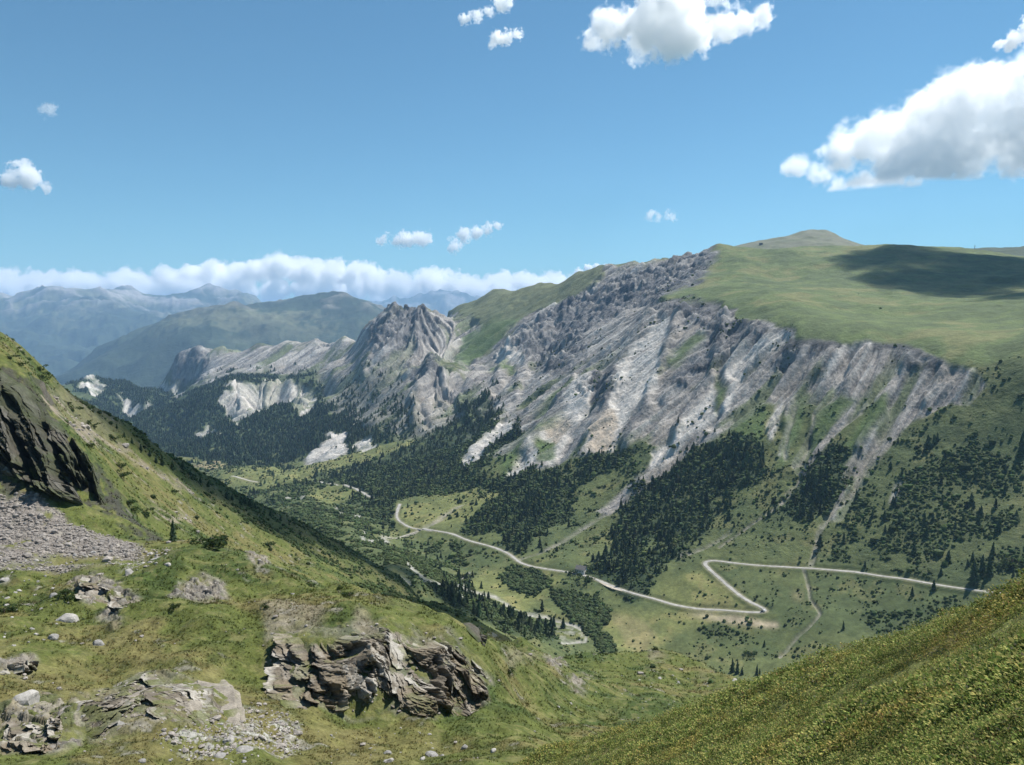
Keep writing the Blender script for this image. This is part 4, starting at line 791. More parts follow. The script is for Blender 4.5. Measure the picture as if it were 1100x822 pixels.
for a in [(500, 803, 10, 'squarish pale boulder standing alone on the turf below the outcrop'), (463, 812, 18, 'largest pale boulder in the cluster at the bottom centre'), (454, 816, 10, 'low stone against the left side of the largest bottom-centre boulder'), (475, 812, 8, 'small stone touching the right side of the largest bottom-centre boulder'),
          (530, 807, 10, 'flat two-humped stone right of the squarish boulder'), (461, 789, 6, 'small round stone in the grass just under the outcrop'), (415, 810, 13, 'dark-topped flat boulder left of the bottom-centre cluster'), (418, 818, 14, 'broken pale slab at the bottom edge left of the cluster'),
          (26, 752, 30, 'big ribbed grey boulder on the turf near the left edge'), (71, 666, 24, 'wide grey boulder lying in the grass at the left'), (57, 685, 12, 'flat grey stone below the wide left boulder'), (180, 607, 8, 'pale upright boulder at the right foot of the scree'), (4, 623, 10, 'white stone at the left edge under the scree'),
          (139, 615, 14, 'pale slab-sided boulder at the lower lip of the scree'), (128, 778, 12, 'pale flat boulder on the low tilted outcrop'), (229, 739, 10, 'light block above the stony gully right of the low outcrop'), (104, 692, 14, 'tan flat rock in the middle of the left turf'),
          (613, 756, 5, 'small white stone in the grassy hollow'), (574, 786, 5, 'white stone low in the hollow beside the near heather'), (833, 746, 9, 'pale rock poking out of the heather slope'), (789, 731, 8, 'white boulder at the lip where the hollow drops to the valley'), (794, 736, 8, 'second pale boulder touching the one at the lip of the hollow'),
          (709, 729, 6, 'pale stone on the flat of the grassy hollow'), (314, 638, 6, 'upright pale stone on the knoll turf'), (262, 676, 3.5, 'tiny white stone on the knoll shoulder'), (58, 640, 10, 'grey stone beside the small bush on the left turf'), (90, 770, 9, 'grey stone under the low tilted outcrop'), (246, 795, 16, 'chalky white slab in the stony gully'),
          (262, 806, 20, 'biggest chalky white slab at the bottom of the stony gully'), (236, 812, 14, 'white block on the left side of the gully bottom'), (282, 793, 10, 'bright stone on the right side of the stony gully'), (152, 818, 9, 'lone pale stone at the bottom edge left of the gully')]:
    boulder(*a, k=random.randrange(9))
def scatter_px(poly, n, seed):
    g_ = np.random.default_rng(seed); m = poly_raster(poly); ys, xs = np.nonzero(m); k = g_.integers(0, len(ys), n)
    return np.stack([xs[k]-RPAD+g_.random(n), ys[k]+g_.random(n)], 1)
for grp, lab, poly, n, smin, smax in [('pale stones in the gully right of the low outcrop', 'pale stone in the stony gully between the two lower outcrops', cp('8', (560, 740), (760, 700), (860, 640), (960, 680), (1010, 740), (1040, 800), (900, 822), (600, 822)), 60, 3, 8),
        ('stones scattered on the left turf', 'grey stone scattered on the turf at the far left', cp('8', (0, 60), (250, 80), (260, 300), (100, 420), (0, 420)), 40, 2.5, 7),
        ('blocks at the lower lip of the scree', 'grey block among others at the lower lip of the scree', cp('8', (400, 20), (620, 40), (620, 100), (420, 90), (240, 60)), 32, 3, 8),
        ('stones in the grassy hollow', 'small pale stone among others in the grassy hollow', cp('b', (380, 450), (750, 430), (900, 500), (600, 600), (380, 580), (180, 650), (200, 580)), 40, 1.5, 4.5),
        ('stones below the broad outcrop', 'small pale stone strewn below the broad outcrop', cp('a', (150, 640), (760, 670), (900, 700), (700, 790), (150, 780)), 36, 1.5, 4.5)]:
    for u, v in scatter_px(poly, n, len(grp)):
        boulder(u, v, random.uniform(smin, smax)*random.choice([.6, .8, 1]), lab, grp, random.randrange(9), 'stone')
def batch(protos, pos, scl, rot, name, mat, tint=None, smooth=False, zs=None, sx=None):
    """one mesh made of many copies of small prototypes"""
    VV, FF, CC = [], [], []; off = 0
    pk = np.random.default_rng(len(pos)).integers(0, len(protos), len(pos))
    for k, (v, f, c) in enumerate(protos):
        ids = np.nonzero(pk == k)[0]
        if len(ids) == 0: continue
        cs, sn = np.cos(rot[ids])[:, None], np.sin(rot[ids])[:, None]; s_ = scl[ids][:, None]
        hx = s_ if sx is None else s_*sx[ids][:, None]
        x = (v[None, :, 0]*cs-v[None, :, 1]*sn)*hx+pos[ids, 0:1]; y = (v[None, :, 0]*sn+v[None, :, 1]*cs)*hx+pos[ids, 1:2]; z = v[None, :, 2]*s_+pos[ids, 2:3]
        VV.append(np.stack([x, y, z], -1).reshape(-1, 3))
        FF.append((f[None]+(np.arange(len(ids))*len(v))[:, None, None]+off).reshape(-1, f.shape[1]))
        cc = np.broadcast_to(c[None], (len(ids), len(v), 3))
        if tint is not None: cc = cc*tint[ids][:, None, :]
        CC.append(cc.reshape(-1, 3)); off += len(ids)*len(v)
    me = np_mesh(name, np.concatenate(VV), np.concatenate(FF), np.clip(np.concatenate(CC), .004, .8), smooth, mat)
    return mesh_obj(name, me)
def pick(wt, n, seed):
    """random points on the land: wt is a weight per grid vertex"""
    g_ = np.random.default_rng(seed); p = wt.ravel().astype(np.float64); p = np.cumsum(p)
    k = np.searchsorted(p, g_.random(n)*p[-1]); i, j = k//NA, k % NA
    i = np.clip(i, 1, NR-2); j = np.clip(j, 1, NA-2)
    a = AZ[j]+(g_.random(n)-.5)*(AZ[1]-AZ[0]); fi = i+(g_.random(n)-.5); r = np.exp(np.interp(fi, np.arange(NR), LL))
    x, y = r*np.sin(a), r*np.cos(a)
    i0_ = np.clip(np.floor(fi).astype(int), 0, NR-2); s_ = fi-i0_; fj = np.clip((a-AZ[0])/(AZ[1]-AZ[0]), 0, NA-1.001); j0 = fj.astype(int); t_ = fj-j0
    z = (ZT[i0_, j0]*(1-t_)+ZT[i0_, j0+1]*t_)*(1-s_)+(ZT[i0_+1, j0]*(1-t_)+ZT[i0_+1, j0+1]*t_)*s_
    return np.stack([x, y, z], 1), r, i, j
AREA = (GR*(AZ[1]-AZ[0]))*(GR*np.gradient(LL)[:, None])
INF = (U > -60) & (U < 1160) & (V < 850)
W_ = talus*NEAR*VIS*INF*sstep(-.4, .2, n3+.4)
pos, r, i, j = pick(W_, 7000, 501)
g_ = np.random.default_rng(5)
stone_lo = [rock_mesh(400+k, 1, .7, (.25, .225, .20)) for k in range(5)]
o = batch(stone_lo, pos, r*g_.gamma(.9, .0008, len(pos))+.03, g_.random(len(pos))*6.28, 'scree', MSTONE, 1+.3*(g_.random((len(pos), 1))-.6)*np.ones((1, 3)))
tag(o, 'loose grey scree spilling below the dark cliff at the left', kind='stuff')
W_ = np.clip(stones*.9+rockp*.06+strip*.5+.012*notR*sstep(.1, .6, n3), 0, 1)*NEAR*VIS*INF*(GR > 45)
pos, r, i, j = pick(W_, 1900, 502)
o = batch(stone_lo, pos, r*g_.gamma(1.2, .0009, len(pos))+.03, g_.random(len(pos))*6.28, 'rubble', MSTONE, 1.12+.4*(g_.random((len(pos), 1))-.5)*np.ones((1, 3)))
tag(o, 'small rubble strewn over the near turf and gullies', kind='stuff')
# ------------------------------------------------------------------ trees and shrubs
def conifer(seed, tiers, segs, lean=.0, width=.2, dense=1.0):
    g = np.random.default_rng(seed); v, f, c = [], [], []
    for k in range(tiers):
        t = k/tiers
        z0 = .07+.93*t; z1 = min(1.0, z0+.93/tiers*1.9)
        rad = width*(1-t)**.85*(1+.25*(g.random()-.5))+.012
        base = len(v); ph = g.random()*6.28
        v.append((0.02*g.normal(), 0.02*g.normal(), z1)); c.append(1.15)
        for s in range(segs):
            a = ph+s*2*math.pi/segs+.25*(g.random()-.5)
            rr = rad*((1.0 if s % 2 == 0 else .5)+.35*(g.random()-.5))
            v.append((rr*math.cos(a), rr*math.sin(a), z0-.02-.03*(s % 2 == 0)*g.random())); c.append(.8+.5*g.random())
        for s in range(segs): f.append((base, base+1+s, base+1+(s+1) % segs))
    v = np.array(v); v[:, 0] += lean*v[:, 2]**2
    col = np.array([.085, .125, .066])[None]*np.array(c)[:, None]
    return v, np.array(f), col
def bush(seed, sub=1, tall=1.25):
    bm = bmesh.new(); bmesh.ops.create_icosphere(bm, subdivisions=sub, radius=1); g = np.random.default_rng(seed)
    v = np.array([p.co for p in bm.verts]); f = np.array([[q.index for q in p.verts] for p in bm.faces]); bm.free()
    n_ = fbm3(v[:, 0]*1.6+seed*3, v[:, 1]*1.6, v[:, 2]*1.6, 3, seed)
    v = v*(1+.45*n_+.3*(g.random(len(v))-.5))[:, None]; v[:, 2] = (v[:, 2]+.55)*tall*.7
    c = np.array([.105, .15, .062])[None]*(.75+.6*g.random(len(v)))[:, None]
    return v, f, c
def leafy(seed, n, size, flat=.75, open_=.35):
    """crown of many leaf-sized faces through an uneven volume, with gaps"""
    g = np.random.default_rng(seed); lob = g.normal(size=(7, 3))*[.5, .5, .35]; lr = .3+.3*g.random(7)
    k = g.integers(0, 7, n); d = g.normal(size=(n, 3)); d /= np.linalg.norm(d, axis=1)[:, None]
    p = lob[k]+d*(lr[k]*(.5+.5*g.random(n)**.5))[:, None]; p[:, 2] = p[:, 2]*flat+.55
    ax = g.normal(size=(n, 3)); ax /= np.linalg.norm(ax, axis=1)[:, None]; bx = np.cross(ax, g.normal(size=(n, 3))); bx /= np.linalg.norm(bx, axis=1)[:, None]
    s = size*(.6+.8*g.random(n))[:, None]
    v = np.stack([p-ax*s, p+bx*s*.6, p+ax*s, p-bx*s*.6], 1).reshape(-1, 3); f = np.arange(4*n).reshape(n, 4)
    c = np.repeat(np.array([.055, .085, .030])[None]*(.6+.8*g.random(n))[:, None], 4, 0)
    return v, f, c
MFOL = attr_mat('foliage', [1.5], .25, 0, 1, 0, .58)
MBARK = simple_mat('bark', (.09, .07, .05), .95, .2, 6)
CON_LO = [conifer(600+k, 6, 8, .03*(k-1), .19+.02*(k % 3)) for k in range(5)]
CON_FAR = [conifer(620+k, 3, 6, 0, .24) for k in range(3)]
BUSH_LO = [bush(640+k) for k in range(6)]; BUSH_HI = [bush(660+k, 2, 1.1) for k in range(5)]
gs = np.random.default_rng(77)
def tints(n, amp=.35, warm=.0):
    t = 1+amp*(gs.random((n, 1))-.5)*2*np.ones((1, 3)); t = t*(1+.12*(gs.random((n, 3))-.5)); t[:, 0] *= 1+warm*gs.random(n); return t
VISN = VIS & INF
vis_d = np.maximum(VISN, np.roll(VISN, -2, 0))*np.where(M_, GR > 520, True)       # a little past the visible edge too
band_fd = (forest*(.2+.8*sstep(-.3, .4, n2+.2))+.05*sstep(.05, .3, fb)+.035*lw*sstep(-.2, .5, fn))*NOROAD
# individually modelled conifers: the ones that show largest
def tree_parts(seed, tiers=12, segs=11):
    v, f, c = conifer(seed, tiers, segs, .02*((seed % 3)-1), .19)
    me = np_mesh('crown', v, f, c*1.05, False, MFOL)
    bm = bmesh.new(); bmesh.ops.create_cone(bm, cap_ends=True, segments=7, radius1=.028, radius2=.008, depth=.8); bmesh.ops.translate(bm, vec=(0, 0, .38), verts=bm.verts)
    mt = bpy.data.meshes.new('trunk'); bm.to_mesh(mt); bm.free(); mt.materials.append(MBARK)
    return me, mt
def leafy_parts(seed, n=420, size=.12):
    v, f, c = leafy(seed, n, size); me = np_mesh('crown', v*.5, f, c, False, MFOL)
    bm = bmesh.new()
    bmesh.ops.create_cone(bm, cap_ends=True, segments=7, radius1=.035, radius2=.015, depth=.5); bmesh.ops.translate(bm, vec=(0, 0, .2), verts=bm.verts)
    for k in range(4):
        g_ = bmesh.ops.create_cone(bm, cap_ends=True, segments=5, radius1=.014, radius2=.004, depth=.35)
        bmesh.ops.translate(bm, vec=(0, 0, .17), verts=g_['verts']); bmesh.ops.rotate(bm, matrix=Matrix.Rotation(.7, 3, 'X') , verts=g_['verts']); bmesh.ops.rotate(bm, matrix=Matrix.Rotation(k*1.57+seed, 3, 'Z'), verts=g_['verts']); bmesh.ops.translate(bm, vec=(0, 0, .2), verts=g_['verts'])
    mt = bpy.data.meshes.new('trunk'); bm.to_mesh(mt); bm.free(); mt.materials.append(MBARK)
    return me, mt
SPR = [tree_parts(700+k) for k in range(5)]; RND = [leafy_parts(720+k) for k in range(4)]
n_con = 0
def add_tree(kind, p, h, label, group=None, wide=1.0):
    global n_con
    src = SPR if kind == 'spruce' else RND; me, mt = src[random.randrange(len(src))]
    e = empty('spruce_tree' if kind == 'spruce' else ('round_tree' if kind == 'round' else 'shrub'), (p.x, p.y, p.z-.02*h), random.uniform(0, 6.28)); e.scale = (h*wide, h*wide, h)
    tag(e, label, 'tree' if kind != 'shrub' else 'shrub', group)
    a = mesh_obj('crown', me, e); b = mesh_obj('trunk', mt, e)
    if kind == 'spruce': n_con += 1
    return e
def tree_px(kind, u, v, hpx, label, group=None, wide=1.0, rmin=0):
    p = hit(u, v, rmin)
    if p is None: return None
    return add_tree(kind, p, hpx*math.hypot(p.x, p.y)/FPX, label, group, wide)
for a in [('spruce', 186, 582, 24, 'lone dark spruce standing in the dip right of the left cliff'), ('round', 229, 588, 24, 'round dark tree right of the lone spruce behind the knoll', None, 1.5),
          ('spruce', 787, 722, 16, 'left spruce of the clump at the lip of the grassy hollow'), ('spruce', 792, 724, 15, 'middle spruce of the clump at the lip of the grassy hollow'), ('spruce', 797, 725, 9, 'low right spruce of the clump at the lip of the grassy hollow', None, 1.4), ('spruce', 813, 725, 12, 'small spruce standing right of the clump at the lip'), ('spruce', 816, 725, 8, 'smallest spruce right of the clump at the lip'),
          ('round', 613, 617, 9, 'round dark tree on the near side of the road left of the chalet', None, 1.3), ('round', 630, 624, 13, 'big round tree on the near side of the road in front of the chalet', None, 1.3), ('round', 634, 612, 9, 'dark tree against the right wall of the chalet', None, 1.2),
          ('spruce', 595, 675, 14, 'left spruce of the pair on the stream gravel', None, 1.3, 500), ('spruce', 605, 675, 13, 'right spruce of the pair on the stream gravel', None, 1.5, 500), ('spruce', 624, 706, 6, 'tiny spruce on the tan bank below the stream gravel', None, 1.5),
          ('spruce', 997, 482, 14, 'broad spruce alone on the meadow under the right scree', None, 1.6, 560), ('spruce', 1003, 475, 8, 'left of two small spruces just above the broad lone one', None, 1.2, 560), ('spruce', 1007, 474, 9, 'right of two small spruces just above the broad lone one', None, 1.2, 560),
          ('spruce', 1046, 628, 24, 'large dark spruce at the roadside near the right edge', None, 1.3, 560), ('spruce', 1055, 617, 20, 'slim spruce just behind the large roadside one', None, 1.0, 560), ('spruce', 1063, 618, 20, 'slim spruce right of the large roadside one', None, 1.1, 560), ('spruce', 1003, 634, 11, 'small dark spruce on the near side of the upper road', None, 1.4, 560),
          ('spruce', 1097, 490, 22, 'tall spruce at the right edge on the slope', None, 1.1, 560), ('round', 1087, 609, 16, 'round pale-topped tree at the right edge above the road', None, 1.4, 560),
          ('spruce', 980, 640, 10, 'small conifer on the shrubby bank below the upper road', None, 1.2, 560), ('spruce', 906, 676, 9, 'single small conifer on the bank above the heather', None, 1.1, 560), ('spruce', 821, 694, 7, 'small conifer in the meadow below the hairpin', None, 1.3, 560), ('round', 808, 703, 7, 'low dark tree clump in the meadow below the hairpin', None, 2.2, 560),
          ('round', 448, 598, 7, 'small round tree beside the road junction', None, 1.4, 560), ('round', 1017, 500, 8, 'small round tree on the right hand meadow', None, 1.4, 560)]:
    tree_px(*a)
# skyline trees and bushes of the left hillside
sk = [('5', 20, 235, 13), ('5', 60, 235, 12), ('5', 130, 285, 9), ('5', 160, 300, 8), ('5', 235, 350, 13), ('5', 255, 352, 9), ('5', 290, 370, 12), ('5', 305, 372, 14), ('5', 325, 380, 12), ('5', 345, 385, 8), ('5', 380, 410, 7), ('5', 405, 415, 9), ('5', 445, 435, 8), ('5', 480, 450, 5), ('5', 90, 255, 8), ('5', -20, 215, 13), ('5', -45, 205, 10), ('5', -70, 180, 9), ('5', -105, 160, 10), ('5', -140, 130, 8), ('5', -170, 105, 7), ('5', -200, 70, 6)]
for c_, x_, y_, h_ in sk:
    (u, v), = cp(c_, (x_, y_+5)); tree_px('spruce', u, v, h_*.8, 'small dark conifer on the shaded brow of the left hillside', 'small conifers along the brow of the left hillside', 1.6)
for c_, x_, y_, h_, lab in [('4', 38, 80, 7, 'dark bush high on the left hillside nearest the top edge'), ('4', 73, 105, 7, 'dark bush just below the highest ones on the left hillside'), ('4', 146, 120, 7, 'small dark bush on the skyline of the left hillside'), ('4', 148, 155, 10, 'larger dark bush below the skyline bush of the left hillside'), ('4', 252, 250, 7, 'bush above the tan streak on the left hillside'),
        ('4', 268, 275, 9, 'dark bush on the tan streak of the left hillside'), ('4', 325, 320, 6, 'small bush midway along the tan streak'), ('4', 347, 330, 6, 'bush right beside the one midway along the tan streak'), ('4', 413, 375, 8, 'upright bush near the lower end of the tan streak'), ('4', 325, 405, 8, 'bush under the tan streak right of the cliff'), ('4', 440, 480, 9, 'paired bush above the long grass ribs'), ('4', 445, 515, 10, 'larger dark bush in the middle of the left hillside'),
        ('4', 635, 575, 7, 'small bush among the grass ribs of the left hillside'), ('4', 640, 705, 8, 'bush by the lone spruce'), ('4', 475, 615, 9, 'dark bush on the rocks right of the cliff foot'), ('4', 490, 640, 8, 'bush just below the one at the cliff foot'), ('4', 535, 655, 11, 'dark round bush in the green dip right of the cliff'), ('8', 240, 205, 13, 'dark green bush beside the rock ledge under the scree'), ('8', 15, 260, 12, 'dark bush at the left edge of the turf'), ('8', 635, 240, 9, 'bush at the right of the rock ledge'),
        ('a', 272, 105, 9, 'bush on the brow behind the knoll'), ('a', 422, 140, 9, 'small conifer-like bush on the brow right of the knoll'), ('a', 385, 108, 6, 'small bush between two others on the brow'), ('a', 1050, 440, 7, 'dark bush on the turf right of the broad outcrop'), ('b', 25, 445, 8, 'bush on the mound left of the hollow'), ('b', 305, 385, 6, 'small dark shrub above the right end of the mound'), ('a', 500, 430, 12, 'green bush growing on the face of the broad outcrop'), ('5', 395, 530, 9, 'spreading green bush on the sunlit brow'), ('5', 985 - 600, 770, 6, 'small bush on the turf of the knoll')]:
    (u, v), = cp(c_, (x_, y_+8)); tree_px('shrub', u, v, h_, lab, None, 1.5)
# stands of conifers named by where they grow
stands = [('the wood between the two scree tracks', cp('6', (190, 350), (210, 240), (330, 140), (480, 80), (640, 60), (760, 20), (860, 0), (830, 60), (740, 110), (640, 180), (560, 230), (500, 280), (380, 290), (330, 320)), 50), ('the dense wood right of the chalet', cp('6', (790, 290), (900, 190), (960, 110), (1100, 40), (1100, 400), (1000, 480), (880, 560), (780, 520), (700, 460), (800, 400)), 60),
          ('the wood under the pale screes', cp('7', (0, 200), (80, 110), (230, 70), (290, 90), (300, 160), (260, 250), (200, 330), (130, 370), (60, 420), (0, 430)), 60), ('the strip of wood between the right screes', cp('7', (360, 330), (400, 270), (450, 150), (540, 80), (560, 120), (540, 200), (500, 290), (440, 340)), 26), ('the shrubby right hand slope above the road', cp('7', (500, 470), (580, 260), (700, 170), (900, 220), (1100, 180), (1100, 540), (900, 540), (640, 500)), 42),
          ('the streamside wood below the road', cp('6', (0, 390), (120, 380), (200, 520), (380, 560), (520, 700), (560, 770), (400, 730), (100, 590)), 30)]
for nm, poly, n in stands:
    pts = scatter_px(poly, n, len(nm)); pts = pts[np.argsort(pts[:, 1])]
    for u, v in pts:
        if n_con >= 296: break
        p = hit(u, v, 560)
        if p is None: continue
        add_tree('spruce', p, random.uniform(7, 13.5)*(.75 if 'stream' in nm else 1), 'dark spruce in '+nm, 'spruces in '+nm, random.uniform(1.1, 1.7))
# the rest of the forest
Wf = band_fd*AREA*m2*vis_d*(GR < 2000)*(1-gully)*(1-sstep(.1, .5, white+gravel)); nf = int(min(11000, Wf.sum()/40)); pos, r, i, j = pick(Wf, nf, 511); print('forest', nf, Wf.sum())
h = 2.5+gs.gamma(2.4, 2.0, nf); h = np.minimum(h, 14); o = batch(CON_LO, pos-np.array([0, 0, .3]), h, gs.random(nf)*6.28, 'forest', MFOL, tints(nf, .5, .25), False, None, gs.uniform(1.1, 2.0, nf)); tag(o, 'dark conifer forest on the lower mountainside', kind='stuff')
Wf = forest*AREA*m2*vis_d*(GR >= 2000)*(1-np.clip(white*1.6+field+tanfld*2, 0, 1)); nf = int(min(16000, Wf.sum()/60)); pos, r, i, j = pick(Wf, nf, 512); print('far forest', nf, Wf.sum())
h = gs.uniform(9, 17, nf); o = batch(CON_FAR, pos-np.array([0, 0, .5]), h, gs.random(nf)*6.28, 'forest', MFOL, tints(nf, .5, .2), False, None, gs.uniform(1, 1.7, nf)); tag(o, 'far dark forest covering the ridges at the head of the valley', kind='stuff')
# alder thickets, and scattered low bushes over the slopes
Ws = (shrubs*(.06+.94*sstep(-.2, .2, sclump))+forest*.7*(GR < 1700)+clump*2+.12*lw*sstep(-.1, .5, fn+.3*n2))*AREA*m2*vis_d*(GR < 2300)*(1-gravel)*NOROAD; ns = int(min(30000, Ws.sum()/6)); pos, r, i, j = pick(Ws, ns, 513); print('shrubs', ns, Ws.sum())
s_ = (.6+gs.gamma(2, .40, ns))*np.clip(r/900, .8, 1.4); o = batch(BUSH_LO, pos-np.array([0, 0, .2]), s_, gs.random(ns)*6.28, 'alder_thicket', MFOL, tints(ns, .4, .15)); tag(o, 'green alder thicket spread over the valley sides', kind='stuff')
Wk = clump*AREA*m2*vis_d*NOROAD*sstep(-.5, .1, n3+.2); pos, r, i, j = pick(Wk, 900, 523)
o = batch(BUSH_HI, pos-np.array([0, 0, .2]), gs.uniform(1.3, 3.0, 900), gs.random(900)*6.28, 'tree_clumps', MFOL, tints(900, .4, .1)); tag(o, 'rounded clumps of trees on the meadows beside the stream', kind='stuff')
Wb = NOROAD*(1-np.clip(shrubs+forest+face+white+field*.75+plateau+gravel+gully, 0, 1))*sstep(-.1, .6, n2+.5*n3)*AREA*m2*vis_d*(GR < 2200)+AREA*m2*VIS*face*gstr*.15*(GR < 2300); nb = 5200; pos, r, i, j = pick(Wb, nb, 514)
s_ = gs.gamma(2, .38, nb)+.4; s_ = np.clip(s_, .4, 3); o = batch(BUSH_LO, pos-np.array([0, 0, .1]), s_*np.clip(r/1000, .8, 1.5), gs.random(nb)*6.28, 'low_bushes', MFOL, tints(nb, .4, .2)); tag(o, 'low dark bushes dotted over the grassy mountainside', kind='stuff')
Wd = dark_band*sstep(-.3, .4, n3+.5*n2)*GR*NEAR*vis_d*(GR > 220)+.02*NEAR*VIS*(GR > 170)*notR*GR*sstep(.2, .7, n3); nd = 2000; pos, r, i, j = pick(Wd, nd, 515)
o = batch(BUSH_HI, pos-np.array([0, 0, .1]), np.minimum(gs.gamma(2, .22, nd)+.2, .85), gs.random(nd)*6.28, 'low_bushes', MFOL, tints(nd, .4, .1)); tag(o, 'dwarf shrubs over the brow of the left hillside', kind='stuff')
# ------------------------------------------------------------------ ground cover close to the camera
def sprig(seed, n):
    g = np.random.default_rng(seed); v, f, c = [], [], []
    for k in range(n):
        a = g.random()*6.28; h_ = g.uniform(.15, 1.0); rr = .35*g.random()**.5*(.4+h_*.6)
        p = np.array([rr*math.cos(a), rr*math.sin(a), h_]); d = np.array([math.cos(a+g.normal()*.8), math.sin(a+g.normal()*.8), g.uniform(-.1, 1.0)]); d /= np.linalg.norm(d)
        s = np.cross(d, g.normal(size=3)); s /= np.linalg.norm(s); L = g.uniform(.16, .3); w_ = L*.32
        b = len(v); v += [p, p+d*L*.5+s*w_, p+d*L, p+d*L*.5-s*w_]; f.append((b, b+1, b+2, b+3))
        m = g.random(); q = (.175, .225, .055) if m < .5 else (.36, .345, .11) if m < .75 else (.09, .125, .033) if m < .87 else (.21, .14, .06) if m < .94 else (.33, .30, .2)
        c += [np.array(q)*g.uniform(.75, 1.25)]*4
    return np.array(v), np.array(f), np.array(c)
MLEAF = attr_mat('heather leaves', [.7], .25, 0, 1, 0, .3)
SPG = [sprig(800+k, 16) for k in range(8)]
for nm_, lo, hi, n, k in [('near', 3, 16, 18000, 513), ('mid', 16, 60, 20000, 514)]:
    W_ = (IDX == 1)*vis_d*(GR > lo)*(GR < hi)*(.3+.7*sstep(-.35, .25, n4+.6*n5)); pos, r, i, j = pick(W_, n, k)
    pt_ = fbm(pos[:, 0]/2.6, pos[:, 1]/2.6, 3, 444); sz = np.clip(.12+r*.0046, .12, .32)*gs.uniform(.55, 1.35, n)*(1+.45*pt_)
    tt_ = tints(n, .25, 0); rd = sstep(.1, .6, fbm(pos[:, 0]/1.7, pos[:, 1]/1.7, 3, 222))[:, None]; tt_ = tt_*(1-rd)+tt_*np.array([1.15, .98, .95])*rd
    dk = sstep(.05, .5, fbm(pos[:, 0]/.9, pos[:, 1]/.9, 3, 333))[:, None]; tt_ = tt_*(1-.25*dk)
    o = batch(SPG, pos-np.array([0, 0, .03]), sz, gs.random(n)*6.28, 'heather', MLEAF, tt_, False); tag(o, 'heather and bilberry leaves on the near slope' if nm_ == 'near' else 'heather and bilberry leaves along the brow of the right slope', kind='stuff')
def tuft(seed, n=7):
    g = np.random.default_rng(seed); v, f, c = [], [], []
    for k in range(n):
        a = g.random()*6.28; d = np.array([math.cos(a), math.sin(a)])*g.uniform(.15, .6); b = len(v); w_ = .09
        s = np.array([-d[1], d[0]])/np.hypot(*d)*w_; p = g.normal(size=2)*.25
        v += [(p[0]-s[0], p[1]-s[1], 0), (p[0]+s[0], p[1]+s[1], 0), (p[0]+d[0], p[1]+d[1], g.uniform(.5, 1))]; f.append((b, b+1, b+2)); q = np.array([(.09, .115, .03), (.15, .145, .05), (.065, .09, .022)][g.integers(0, 3)]); c += [q*.8, q*.8, q*1.2]
    return np.array(v), np.array(f), np.array(c)
TUF = [tuft(900+k) for k in range(6)]
W_ = notR*VIS*INF*(GR > 40)*(1-np.clip(rockp*.8+talus+stones*.7+strip, 0, 1))*sstep(-.5, .3, n4+.5*n3); pos, r, i, j = pick(W_, 26000, 516)
cg = C[i, j]/np.array([.092, .108, .034])
o = batch(TUF, pos-np.array([0, 0, .03]), np.clip(r*.0026, .1, .6)*gs.uniform(.5, 1.5, len(pos)), gs.random(len(pos))*6.28, 'grass', MLEAF, np.clip(cg, .3, 2.6)*tints(len(pos), .1)); tag(o, 'alpine grass tufts on the near hillside', kind='stuff')
# ------------------------------------------------------------------ road
def ribbon(name, P, width, label, mat, lift=.1):
    n = len(P); T = np.gradient(P[:, :2], axis=0); T /= np.linalg.norm(T, axis=1)[:, None]+1e-9; Nn = np.stack([-T[:, 1], T[:, 0]], 1)
    w_ = width*(1+.22*fbm(np.arange(n)/7.0, np.zeros(n)+.5, 3, 3)); zc = P[:, 2]+lift
    V_ = []
    for off, dz in ((-.56, -.5), (-.5, -.04), (-.25, 0), (.25, 0), (.5, -.04), (.56, -.5)):
        jit = 1+.08*np.random.default_rng(int(off*100)+90).standard_normal(n)*(abs(off) > .4)
        V_.append(np.stack([P[:, 0]+Nn[:, 0]*w_*off*jit, P[:, 1]+Nn[:, 1]*w_*off*jit, zc+dz], 1))
    V_ = np.stack(V_, 1); k = V_.shape[1]
    qi, qj = np.meshgrid(np.arange(n-1), np.arange(k-1), indexing='ij'); q = np.stack([qi*k+qj, qi*k+qj+1, (qi+1)*k+qj+1, (qi+1)*k+qj], -1).reshape(-1, 4)
    return tag(mesh_obj(name, np_mesh(name, V_.reshape(-1, 3), q, None, False, mat)), label, kind='structure'), zc, T
MROAD = simple_mat('pale gravel road', (.31, .298, .27), .95, .14, .25)
MTRK = simple_mat('earth track', (.36, .34, .29), .95, .15, .3)
for nm_, px_, w_, lab_, k_, P_ in ROADS:
    o, zc_, T_ = ribbon(nm_, P_, w_, lab_, MTRK if k_ else MROAD)
    if lab_.startswith('pale gravel road'): RP, RZ, RT = P_, zc_, T_
k0 = [int(np.argmin(np.hypot(*(RP[:, :2]-np.array(hit(u, v, 560))[:2]).T))) for u, v in cp('b', (380, 92), (470, 128))]
LP = RP[min(k0):max(k0)+1].copy(); ln_ = np.gradient(LP[:, :2], axis=0); ln_ /= np.linalg.norm(ln_, axis=1)[:, None]
side = np.stack([ln_[:, 1], -ln_[:, 0]], 1); side *= np.sign((side*-LP[:, :2]).sum(1))[:, None]; tt_ = np.linspace(0, 1, len(LP)); LP[:, :2] += side*3.2*np.sin(np.pi*tt_)[:, None]
ribbon('layby', LP, 6.5, 'bare earth lay-by along the road right of the chalet', simple_mat('bare earth', (.40, .35, .28), .95, .15, .3), .06)
